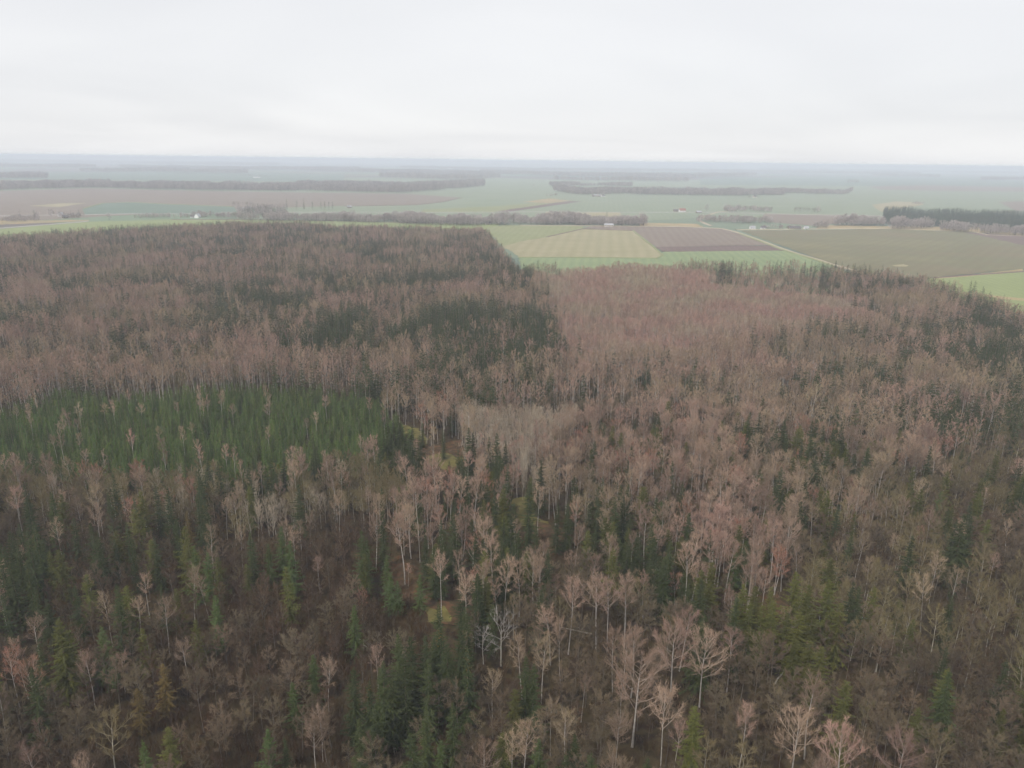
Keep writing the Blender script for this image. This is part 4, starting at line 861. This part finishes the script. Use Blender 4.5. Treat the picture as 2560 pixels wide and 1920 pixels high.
reg('big', 22, [broadleaf(240 + i, 22, 0.40, 4.9 + 0.6 * i, 20 + 2 * i, 9, 24, ang=(28, 58), r0=0.21, tw_w=0.027, thick=0.88) for i in range(3)], BARK_WHITE, [LIMB_BIRCH, TW_BIRCH])
reg('dd', 14, [broadleaf(260 + i, 14, 0.35, 4.2, 12, 7, 4, ang=(30, 75), r0=0.17, kink=0.06, tw_w=0.05, thick=1.0) for i in range(2)], BARK_PALE, [LIMB_DEAD, LIMB_DEAD])
reg('sd', 21, [conifer(300 + i, 21, 2.5 + 0.3 * i, pw=0.75, droop=0.28) for i in range(4)], BARK_SPRUCE, [ND_DARK])
reg('so', 19, [conifer(320 + i, 19, 2.9 + 0.35 * i, pw=0.62, droop=0.22, rough=0.3) for i in range(4)], BARK_SPRUCE, [ND_OLIVE])
reg('sb', 15, [conifer(340 + i, 15, 2.3 + 0.3 * i, pw=0.7, droop=0.24) for i in range(2)], BARK_SPRUCE, [ND_BRIGHT])
reg('sr', 19, [conifer(360 + i, 19, 2.4 + 0.3 * i, pw=0.75, cones=True, droop=0.28) for i in range(3)], BARK_SPRUCE, [ND_DARK, CONES])
reg('st', 14, [conifer(370 + i, 14, 1.9 + 0.3 * i, pw=0.65, droop=0.28) for i in range(2)], BARK_SPRUCE, [ND_RUST])
reg('ys', 9, [conifer(380 + i, 9, 1.5 + 0.15 * i, dz=0.42, nb=6, pw=0.85, droop=0.16, seg=3, bare=0.03, leaf=0.26) for i in range(4)], BARK_SPRUCE, [ND_YOUNG])
reg('yb', 14, [broadleaf(400 + i, 14, 0.46, 1.0 + 0.15 * i, 9, 4, 7, ang=(10, 28), tw_w=0.05, r0=0.12, lod=1) for i in range(4)], BARK_WHITE, [LIMB_BIRCH, TW_YOUNG])
# lighter builds of the same trees for the far side of the forest
reg('bf_far', 22, [broadleaf(500 + i, 22, 0.48, 3.1 + 0.4 * i, 10, 6, 8, ang=(22, 56), tw_w=0.10, r0=0.2, lod=1) for i in range(4)], BARK_WHITE, [LIMB_BIRCH, TW_BIRCH])
reg('g_far', 17, [broadleaf(520 + i, 17, 0.36, 3.2 + 0.4 * i, 9, 4, 7, ang=(35, 65), tw_w=0.10, r0=0.16, lod=1) for i in range(3)], BARK_DARK, [LIMB_GREY, TW_GREY])
reg('ol_far', 17, [broadleaf(540 + i, 17, 0.34, 3.0 + 0.4 * i, 9, 4, 7, ang=(25, 55), tw_w=0.10, r0=0.16, lod=1) for i in range(2)], BARK_PALE, [LIMB_OLIVE, TW_OLIVE])
reg('sd_far', 20, [conifer(560 + i, 20, 2.5 + 0.3 * i, dz=1.0, nb=6, pw=0.75, droop=0.28, seg=2, leaf=0.5) for i in range(3)], BARK_SPRUCE, [ND_DARK])
reg('hb', 9, [broadleaf(580 + i, 9, 0.12, 3.4 + 0.5 * i, 13, 6, 9, ang=(30, 70), tw_w=0.13, tw_len=(0.6, 1.4), r0=0.12, lod=1) for i in range(3)], BARK_DARK, [LIMB_GREY, TW_HEDGE])
reg('pn', 19, [conifer(600 + i, 19, 2.9, dz=1.0, nb=6, pw=0.45, droop=0.15, seg=2, leaf=0.6, bare=0.3) for i in range(3)], BARK_SPRUCE, [ND_PINE])
reg('fw', 20, [broadleaf(660 + i, 20, 0.15, 6.5 + 1.0 * i, 12, 6, 7, ang=(25, 70), tw_w=0.40, tw_len=(1.2, 2.6), r0=0.25, lod=1) for i in range(3)], BARK_DARK, [LIMB_GREY, TW_FAR])
reg('sh', 3.2, [(None, thicket(620 + i, 3.2, 16, 7, 0.35 + 0.15 * (i % 3))) for i in range(6)], None, [SHRUB])
reg('shg', 3.0, [(None, thicket(640 + i, 3.0, 16, 5, 0.6)) for i in range(2)], None, [TW_GREY])

# ------------------------------------------------------------------ where every tree stands
def frustum(x, y, m=1.15, near=62):
    return (np.abs(x) < 0.69 * m * (y * 0.96 + CAM_H * 0.28) + 8) & (y > near)

def grid(x0, x1, y0, y1, s, jit=0.42):
    gx, gy = np.meshgrid(np.arange(x0, x1, s), np.arange(y0, y1, s))
    gx[1::2] += s / 2
    gx = gx.ravel() + rng.uniform(-jit, jit, gx.size) * s
    gy = gy.ravel() + rng.uniform(-jit, jit, gy.size) * s
    return gx, gy

TREES = []   # code, x, y, height, zone, hero label
hero_xy = []
for code, x, y, h, lab in HEROES:
    TREES.append((code, x, y, h, 'hero', lab))
    hero_xy.append((x, y))
hero_xy = np.array(hero_xy)
hero_big = [t[0] in ('dd', 'big') or t[5] is not None for t in TREES]

HR = {'bf': (14, 22), 'bs': (12, 20), 'br': (11, 17), 'g': (8, 15), 'gs': (7, 13), 'ol': (11, 16), 'pa': (11, 16), 'big': (18, 22),
      'sd': (14, 23), 'so': (13, 20), 'sb': (10, 17), 'sr': (15, 22), 'ys': (6.5, 12.5), 'yb': (11, 17)}
def clear_of_heroes(x, y, d):
    ok = np.ones(len(x), bool)
    for (hx, hy), big in zip(hero_xy, hero_big):
        f = math.hypot(hx, hy); ux, uy = hx / f, hy / f
        a, b = (x - hx) * ux + (y - hy) * uy, (x - hx) * uy - (y - hy) * ux     # behind / beside, as seen from the camera
        e = d * (1.7 if big else 1.15)
        ok &= (a * a + b * b > e * e) & ~((a < 0) & (a > -(13 if big else 6)) & (np.abs(b) < (2.6 if big else 1.7)))
    return ok
bx = np.array(FOREST)
gx, gy = grid(bx[:, 0].min(), bx[:, 0].max(), 62, bx[:, 1].max(), 3.6)
k = inside(gx, gy, FOREST) & frustum(gx, gy)
gx, gy = gx[k], gy[k]
zone = np.full(len(gx), 'far', dtype=object)
for zn, poly in ZONES:
    wob = 16 if zn == 'spruce_plantation' else 38 if zn == 'birch_plantation' else 22
    zone[inside(gx + (value_noise(gx, gy, 15, 91) - 0.5) * wob, gy + (value_noise(gx, gy, 15, 92) - 0.5) * wob, poly)] = zn
open_ = np.zeros(len(gx), bool)
for nm, mk, poly in PATCHES:
    for ahead in (0, 5, 10, 15, 20):          # the ride side towards the camera is thinned too
        open_ |= inside(gx, gy + ahead, poly) & (rng.random(len(gx)) < (0.97 if ahead < 6 else 0.85))
ok = ~open_ & clear_of_heroes(gx, gy, 2.3)
codes = list(HR)
nz = {c: value_noise(gx, gy, 26 if c[0] == 's' else 34, 70 + i) for i, c in enumerate(codes)}
nz['so'] = nz['sd'] * 0.7 + nz['so'] * 0.3; nz['sr'] = nz['sd']; nz['br'] = nz['bf'] * 0.5 + nz['br'] * 0.5
big_n = value_noise(gx, gy, 120, 5)
for zn, (keep, mix) in MIX.items():
    idx = np.where((zone == zn) & ok)[0]
    idx = idx[rng.random(len(idx)) < keep * np.where(np.hypot(gx[idx], gy[idx]) > 650, 0.8, 1.0)]
    if not len(idx): continue
    W = np.zeros((len(idx), len(codes)))
    for j, c in enumerate(codes):
        if c in mix:
            kk = (2.0 if zn in ('mid_spruce', 'edge_conifers') else 5.6) if c in ('sd', 'so', 'sb', 'sr') else 4.0
            W[:, j] = mix[c] * np.exp(kk * (nz[c][idx] - 0.5) + (1.6 * (big_n[idx] - 0.5) if c[0] == 's' else 0))
    W = np.cumsum(W / W.sum(1)[:, None], 1)
    pick = (rng.random(len(idx))[:, None] > W).sum(1)
    for i, p in zip(idx, pick):
        c = codes[min(p, len(codes) - 1)]
        lo, hi = HR[c]
        TREES.append((c, gx[i], gy[i], rng.uniform(lo, hi) * (0.78 if zn == 'edge_scatter' else 1.05 if zn == 'far' and c == 'sd' else 1.0), zn, None))
# plantations in close rows
zp = dict(ZONES)
def plant(zn, code, s, keep, extra=None, ang=0.3):
    p = np.array(zp[zn])
    cx, cy = p.mean(0)
    rad = np.abs(p - p.mean(0)).max() * 1.5
    a, b = grid(-rad, rad, -rad, rad, s, 0.28)
    x = cx + a * math.cos(ang) - b * math.sin(ang); y = cy + a * math.sin(ang) + b * math.cos(ang)
    wob = 16 if zn == 'spruce_plantation' else 38 if zn == 'birch_plantation' else 22
    k = inside(x + (value_noise(x, y, 15, 91) - 0.5) * wob, y + (value_noise(x, y, 15, 92) - 0.5) * wob, p) & frustum(x, y) & (rng.random(len(x)) < keep) & clear_of_heroes(x, y, 1.2)
    for i in np.where(k)[0]:
        c = code
        if extra and rng.random() < extra[1]: c = extra[0]
        lo, hi = HR[c]
        tall = value_noise(x[i:i + 1], y[i:i + 1], 30, 93)[0]
        TREES.append((c, x[i], y[i], lo + (hi - lo) * (0.55 * tall + 0.45 * rng.random()), zn, None))
plant('spruce_plantation', 'ys', 3.2, 0.92, ('yb', 0.025))
plant('birch_plantation', 'yb', 2.9, 0.82, ('pa', 0.03), 0.6)
plant('pale_aspens', 'pa', 2.9, 0.8, ('yb', 0.3), 0.2)

# ------------------------------------------------------------------ the trees that show largest: one object each
KIND = {'bf': 'birch_tree', 'bs': 'birch_tree', 'br': 'birch_tree', 'big': 'birch_tree', 'yb': 'birch_tree', 'dd': 'dead_tree',
        'g': 'alder_tree', 'gs': 'alder_tree', 'ol': 'alder_tree', 'pa': 'alder_tree',
        'sd': 'spruce_tree', 'so': 'spruce_tree', 'sb': 'spruce_tree', 'sr': 'spruce_tree', 'st': 'spruce_tree', 'ys': 'young_spruce'}
LOOK = {'bf': 'bare birch with fan crown', 'bs': 'slim bare birch', 'br': 'reddish bare birch', 'big': 'broad bare birch', 'yb': 'small young birch',
        'dd': 'dead white tree', 'g': 'grey bare tree', 'gs': 'slender brown bare tree', 'ol': 'olive bare tree', 'pa': 'pale bare aspen',
        'sd': 'dark green spruce', 'so': 'olive green spruce', 'sb': 'bright green spruce', 'sr': 'cone-laden dark spruce', 'st': 'rusty spruce', 'ys': 'young spruce'}
WHERE = {'hero': 'in the near wood', 'far': 'in the mixed wood', 'spruce_plantation': 'in the plantation', 'birch_plantation': 'in the pink birch stand',
         'pale_aspens': 'in the pale aspen stand', 'mid_spruce': 'in the dark spruce block', 'olive_strip': 'before the spruce plantation',
         'back_row': 'behind the spruce plantation', 'grey_mid': 'in the grey stand', 'birch_stand': 'in the birch stand', 'edge_conifers': 'in the dark edge block',
         'grey_right': 'in the olive-grey wood', 'edge_scatter': 'along the far forest edge', 'thicket': 'in the brown thicket', 'left_spruces': 'beside the brown thicket', 'centre': 'around the grassy ride',
         'grey_low': 'in the grey alder wood', 'clump': 'around the bottom spruce clump'}
GROUPS = {'birch_tree': 'bare birches standing in the forest', 'alder_tree': 'bare grey and brown trees in the forest',
          'spruce_tree': 'spruces standing in the forest', 'young_spruce': 'young spruces in rows in the plantation', 'dead_tree': 'dead pale trees'}
CATS = {'birch_tree': 'birch', 'alder_tree': 'bare tree', 'spruce_tree': 'spruce', 'young_spruce': 'young spruce', 'dead_tree': 'dead tree'}

camM = np.array(M.to_3x3())
def seen(x, y, z):
    v = camM.T @ np.array([x, y, z - CAM_H])
    return 1280 + 1923 * v[0] / -v[2], 960 - 1923 * v[1] / -v[2], -v[2]

by_kind = {}
for t in TREES:
    by_kind.setdefault(KIND[t[0]], []).append(t)
singles, masses = [], []
for kd, lst in by_kind.items():
    sc_ = []
    for t in lst:
        u, v, d = seen(t[1], t[2], t[3] * 0.8)
        vis = -20 < u < 2580 and v < 1915
        sc_.append((0 if vis else 1, 0 if t[4] == 'hero' else 1, -t[3] / d))
    order = sorted(range(len(lst)), key=lambda i: sc_[i])
    cut = 300
    for j, i in enumerate(order):
        (singles if j < cut and sc_[i][0] == 0 else masses).append(lst[i])

ORD = lambda n: str(n) + ('th' if 10 <= n % 100 <= 20 else {1: 'st', 2: 'nd', 3: 'rd'}.get(n % 10, 'th'))
# heroes take the zone they stand in
def zone_of(t):
    if t[4] != 'hero': return t[4]
    z = 'far'
    for zn, poly in ZONES:
        if inside(np.array([t[1]]), np.array([t[2]]), poly)[0]: z = zn
    return z
named = {}
for t in singles:
    if not t[5]:
        named.setdefault((LOOK[t[0]], zone_of(t)), []).append(t)
LABEL = {}
for (look, zn), lst in named.items():
    lst.sort(key=lambda t: t[2])
    rows = max(1, round(math.sqrt(len(lst) / 2.5)))
    per = math.ceil(len(lst) / rows)
    for rr in range(rows):
        row = sorted(lst[rr * per:(rr + 1) * per], key=lambda t: seen(t[1], t[2], t[3] * 0.8)[0])
        for j, t in enumerate(row):
            w = WHERE[zn]
            if len(lst) == 1: LABEL[id(t)] = look + ', the only one ' + w
            elif rows == 1: LABEL[id(t)] = f"{look} {w}, {ORD(j + 1)} from the left"
            else: LABEL[id(t)] = f"{look} {w}, {ORD(rr + 1)} row, {ORD(j + 1)} from left"
for t in singles:
    code, x, y, h, zn, lab = t
    H, lst = SPEC[code]
    tm, cm, jm = lst[rng.integers(len(lst))]
    kd = KIND[code]
    o = bpy.data.objects.new(kd, None)
    COL.objects.link(o)
    o.empty_display_size = 0.5
    s = h / H
    o.location = (x, y, 0.02)
    lean = 0.045 if kd != 'spruce_tree' else 0.012
    o.rotation_euler = (rng.normal() * lean, rng.normal() * lean, rng.random() * 6.283)
    wd = s * rng.uniform(0.88, 1.12)
    o.scale = (wd, wd, s)
    tag(o, lab or LABEL[id(t)], CATS[kd], GROUPS[kd])
    for nm, me in (('trunk', tm), ('crown', cm)):
        c = bpy.data.objects.new(nm, me)
        COL.objects.link(c)
        c.parent = o

# ------------------------------------------------------------------ the rest: one mass per kind, real trees set out point by point
def source_collection(name, codes_):
    c = bpy.data.collections.new(name)
    first, n = {}, 0
    for code in codes_:
        first[code] = n
        for tm, cm, jm in SPEC[code][1]:
            o = bpy.data.objects.new(f"{name}_{n:03d}", jm)
            c.objects.link(o)
            n += 1
    return c, first

def scatter_group(coll):
    g = bpy.data.node_groups.new("set_out_" + coll.name, 'GeometryNodeTree')
    g.interface.new_socket("Geometry", in_out='INPUT', socket_type='NodeSocketGeometry')
    g.interface.new_socket("Geometry", in_out='OUTPUT', socket_type='NodeSocketGeometry')
    n, l = g.nodes, g.links
    gi, go = n.new("NodeGroupInput"), n.new("NodeGroupOutput")
    ci = n.new("GeometryNodeCollectionInfo")
    ci.inputs["Collection"].default_value = coll
    ci.inputs["Separate Children"].default_value = True
    ci.inputs["Reset Children"].default_value = True
    ip = n.new("GeometryNodeInstanceOnPoints")
    ip.inputs["Pick Instance"].default_value = True
    def attr(nm, ty):
        a = n.new("GeometryNodeInputNamedAttribute"); a.data_type = ty
        a.inputs["Name"].default_value = nm
        return a.outputs["Attribute"]
    e2r = n.new("FunctionNodeEulerToRotation")
    l.new(attr("turn", 'FLOAT_VECTOR'), e2r.inputs[0])
    l.new(gi.outputs[0], ip.inputs["Points"])
    l.new(ci.outputs[0], ip.inputs["Instance"])
    l.new(attr("pick", 'INT'), ip.inputs["Instance Index"])
    l.new(e2r.outputs[0], ip.inputs["Rotation"])
    l.new(attr("size", 'FLOAT_VECTOR'), ip.inputs["Scale"])
    l.new(ip.outputs[0], go.inputs[0])
    return g

def scatter(name, items, label, cat, group=None):
    """items: (code, x, y, height)"""
    codes_ = sorted({i[0] for i in items})
    coll, first = source_collection(name + "_sources", codes_)
    n = len(items)
    P = np.array([(i[1], i[2], 0.02) for i in items])
    pick = np.array([first[i[0]] + rng.integers(len(SPEC[i[0]][1])) for i in items], np.int32)
    s = np.array([i[3] / SPEC[i[0]][0] for i in items])
    wd = s * rng.uniform(0.85, 1.15, n)
    S = np.stack([wd, wd, s], -1)
    T = np.stack([rng.normal(size=n) * 0.025, rng.normal(size=n) * 0.025, rng.random(n) * 6.283], -1)
    me = bpy.data.meshes.new(name)
    me.vertices.add(n)
    me.vertices.foreach_set("co", P.ravel())
    for nm, ty, arr, key in (("pick", 'INT', pick, "value"), ("size", 'FLOAT_VECTOR', S, "vector"), ("turn", 'FLOAT_VECTOR', T, "vector")):
        a = me.attributes.new(nm, ty, 'POINT')
        a.data.foreach_set(key, np.ascontiguousarray(arr, dtype=np.int32 if ty == 'INT' else np.float32).ravel())
    me.update()
    o = link(name, me)
    md = o.modifiers.new("set_out", 'NODES')
    md.node_group = scatter_group(coll)
    tag(o, label, cat, group, "stuff")
    return o

FAR = {'bf': 'bf_far', 'bs': 'bf_far', 'br': 'bf_far', 'big': 'bf_far', 'g': 'g_far', 'gs': 'g_far', 'ol': 'ol_far', 'sd': 'sd_far', 'so': 'sd_far', 'sr': 'sd_far', 'sb': 'sd_far'}
mass = {}
for code, x, y, h, zn, lab in masses:
    kd = KIND[code]
    if code == 'yb' and zn == 'birch_plantation': kd = 'young_birch'
    if math.hypot(x, y) > 340: code = FAR.get(code, code)
    mass.setdefault(kd, []).append((code, x, y, h))
MASS_TEXT = {'birch_tree': ('birch_wood', 'bare birches stretching back through the forest beyond the nearer ones', 'birch wood'),
             'alder_tree': ('alder_wood', 'mass of bare grey and olive trees further back in the forest', 'bare wood'),
             'spruce_tree': ('spruce_wood', 'dark spruces scattered in clumps further back in the forest', 'spruce wood'),
             'young_spruce': ('spruce_plantation', 'far rows of the young green spruce plantation', 'plantation'),
             'young_birch': ('birch_plantation', 'dense pinkish stand of young birches before the green field', 'birch stand')}
for kd, items in mass.items():
    nm, lb, ct = MASS_TEXT[kd]
    scatter(nm, items, lb, ct)

# undergrowth of saplings and brush on the forest floor
ga, gb = grid(bx[:, 0].min(), bx[:, 0].max(), 62, 280, 2.1), grid(bx[:, 0].min(), bx[:, 0].max(), 280, 520, 2.6)
gx, gy = np.concatenate([ga[0], gb[0]]), np.concatenate([ga[1], gb[1]])
k = inside(gx, gy, FOREST) & frustum(gx, gy)
gx, gy = gx[k], gy[k]
zone = np.full(len(gx), 'far', dtype=object)
for zn, poly in ZONES: zone[inside(gx, gy, poly)] = zn
den = {'thicket': 0.95, 'spruce_plantation': 0.0, 'birch_plantation': 0.1, 'pale_aspens': 0.25, 'left_spruces': 0.6, 'grey_right': 0.6}
pr = np.array([den.get(z, 0.45) for z in zone])
for nm, mk, poly in PATCHES: pr[inside(gx, gy, poly)] *= 0.4 if mk == 'bracken' else 0.15
k = rng.random(len(gx)) < pr
items = [('sh' if (zone[i] in ('thicket', 'left_spruces', 'centre') or rng.random() < 0.5) else 'shg', gx[i], gy[i], rng.uniform(1.4, 4.2) * (1.15 if zone[i] == 'thicket' else 0.85)) for i in np.where(k)[0]]
scatter("undergrowth", items, "red-brown brush and saplings covering the forest floor", "undergrowth")

# fallen trunks lying on the floor of the near wood
LOGS = [(-62, 150, 9, 0.5), (-38, 172, 7, 2.2), (-12, 196, 10, 1.1), (18, 178, 8, 2.8), (44, 205, 9, 0.2), (-78, 190, 8, 1.7), (-25, 236, 9, 2.5), (66, 160, 7, 0.9)]
for i, (lx, ly, ln_, la) in enumerate(LOGS):
    b = MB()
    b.tube(np.array([(-ln_ / 2, 0, 0.22), (-ln_ / 6, 0.1, 0.24), (ln_ / 5, -0.08, 0.2), (ln_ / 2, 0, 0.16)]), [0.20, 0.18, 0.14, 0.07], 6)
    for kx, sg in ((0.1, 1), (0.25, -1), (0.38, 1)):
        b.tube(np.array([(ln_ * kx, 0, 0.2), (ln_ * kx + 0.7, 0.6 * sg, 0.6), (ln_ * kx + 1.3, 1.0 * sg, 0.8)]), [0.06, 0.04, 0.015], 3)
    o = link("fallen_log", b.mesh("fallen_log", [BARK_PALE if i % 2 else BARK_DARK]), None, (lx, ly, 0.05))
    o.rotation_euler = (0, 0, la)
    tag(o, ("pale" if i % 2 else "dark") + " fallen trunk with stub branches on the forest floor, " + ORD(i // 2 + 1) + " of its colour", "log", "fallen trunks on the forest floor")

# ------------------------------------------------------------------ farmland beyond: belts, copses, lone trees, farms
def fill(poly, s, codes_, hs):
    p = np.array(poly)
    x, y = grid(p[:, 0].min(), p[:, 0].max(), p[:, 1].min(), p[:, 1].max(), s, 0.45)
    big = s > 20
    nh = value_noise(x, y, 160 if big else 45, 33)
    k = inside(x, y, p) & (value_noise(x, y, 500 if big else 150 if s > 10 else 38, 34) + 0.35 * value_noise(x, y, 14, 36) > (0.42 if s < 9.5 and s != 7.5 else 0.44 if 9.9 < s < 20 else 0.34))
    out = []
    for a, b, hh in zip(x[k], y[k], nh[k]):
        c = codes_[int(rng.integers(len(codes_)))]
        h = rng.uniform(*hs) * (0.62 + 0.6 * hh)
        if c in ('sd_far', 'pn'): h *= 1.1
        out.append((c, a, b, h))
    return out
for nm, poly, s, cds, hs, lab, ct in WOODS:
    it = fill(poly, s, cds, hs)
    if it: scatter(nm, it, lab, ct)

def lone(code, x, y, h, lab, kd):
    H, lst = SPEC[code]
    tm, cm, jm = lst[int(rng.integers(len(lst)))]
    o = bpy.data.objects.new(kd, None); COL.objects.link(o)
    o.location = (x, y, 0.1); s = h / H
    o.scale = (s, s, s); o.rotation_euler = (0, 0, rng.random() * 6)
    tag(o, lab, 'tree', 'lone trees in the farmland')
    for nm, me in (('trunk', tm), ('crown', cm)):
        c = bpy.data.objects.new(nm, me); COL.objects.link(c); c.parent = o
for a in LONE: lone(*a)

W_WHITE = plain("white_render", (0.80, 0.79, 0.76)); W_CREAM = plain("cream_render", (0.62, 0.56, 0.47)); W_TIMBER = plain("grey_timber", (0.30, 0.26, 0.22))
R_RED = plain("red_roof", (0.27, 0.13, 0.10)); R_GREY = plain("grey_roof", (0.36, 0.36, 0.37)); R_DARK = plain("dark_roof", (0.13, 0.115, 0.11)); R_WHITE = plain("white_roof", (0.78, 0.79, 0.80))
GLASS = plain("window_glass", (0.05, 0.06, 0.07), 0.15); DOOR = plain("door_paint", (0.16, 0.09, 0.06))
WM = {'white': W_WHITE, 'cream': W_CREAM, 'timber': W_TIMBER}; RM = {'red': R_RED, 'grey': R_GREY, 'dark': R_DARK, 'whiter': R_WHITE}
def house(nm, x, y, w, d, hw, hr, rz, wall, roof, nwin, chimney, lab, ct):
    o = bpy.data.objects.new(nm, None); COL.objects.link(o)
    o.location = (x, y, 0.1); o.rotation_euler = (0, 0, rz)
    tag(o, lab, ct)
    b = MB()
    b.add([(-w/2, -d/2, 0), (w/2, -d/2, 0), (w/2, d/2, 0), (-w/2, d/2, 0), (-w/2, -d/2, hw), (w/2, -d/2, hw), (w/2, d/2, hw), (-w/2, d/2, hw), (-w/2, 0, hw + hr), (w/2, 0, hw + hr)],
          [(0, 1, 5, 4), (2, 3, 7, 6), (1, 2, 6, 9, 5), (3, 0, 4, 8, 7)])
    link("wall", b.mesh("wall", [WM[wall]]), o)
    e, t = 0.5, 0.25
    b = MB()
    for sgn in (-1, 1):
        sl = hr / (d / 2)
        y1, z1 = sgn * (d / 2 + e), hw - sl * e
        b.add([(-w/2 - e, 0, hw + hr + .02), (w/2 + e, 0, hw + hr + .02), (w/2 + e, y1, z1 + .02), (-w/2 - e, y1, z1 + .02),
               (-w/2 - e, 0, hw + hr + t), (w/2 + e, 0, hw + hr + t), (w/2 + e, y1, z1 + t), (-w/2 - e, y1, z1 + t)],
              [(0, 1, 2, 3), (4, 5, 6, 7), (2, 3, 7, 6), (0, 3, 7, 4), (1, 2, 6, 5)])
    r_ = link("roof", b.mesh("roof", [RM[roof]]), o)
    if chimney:
        b = MB(); b.box((w*0.15, -0.4, hw + hr*0.6), (w*0.15 + 0.8, 0.4, hw + hr + 1.2)); link("chimney", b.mesh("chimney", [R_RED]), r_)
    wb = MB(); wb.box((-0.5, -0.06, -0.6), (0.5, 0.06, 0.6)); wme = wb.mesh("window", [GLASS])
    for sgn in (-1, 1):
        for i in range(nwin):
            if sgn == -1 and i == nwin // 2: continue
            link("window", wme, o, (-w/2 + w * (i + 0.5) / nwin, sgn * (d/2 + 0.03), hw * 0.55))
    b = MB(); b.box((-0.55, -0.06, 0), (0.55, 0.06, min(2.1, hw * .8))); link("door", b.mesh("door", [DOOR]), o, (-w/2 + w * (nwin // 2 + 0.5) / nwin, -d/2 - 0.03, 0))
for a in HOUSES: house(*a)

# ------------------------------------------------------------------ haze: one closed box of even, pale air
hz = MB(); hz.box((-GR - 500, -GR - 500, -1.0), (GR + 500, GR + 500, CAM_H + 6))
hm = bpy.data.materials.new("haze_air"); hm.use_nodes = True
hn, hl = hm.node_tree.nodes, hm.node_tree.links
hn.clear()
ho = hn.new("ShaderNodeOutputMaterial"); pv = hn.new("ShaderNodeVolumePrincipled")
pv.inputs["Density"].default_value = HAZE_DENSITY
pv.inputs["Color"].default_value = (*HAZE_COLOR, 1)
pv.inputs["Anisotropy"].default_value = 0.0
hl.new(pv.outputs[0], ho.inputs["Volume"])
tag(link("haze", hz.mesh("haze", [hm])), "pale haze lying over the whole plain", "haze", kind="stuff")
print("TREES", len(TREES), "singles", len(singles), {k: len(v) for k, v in mass.items()})
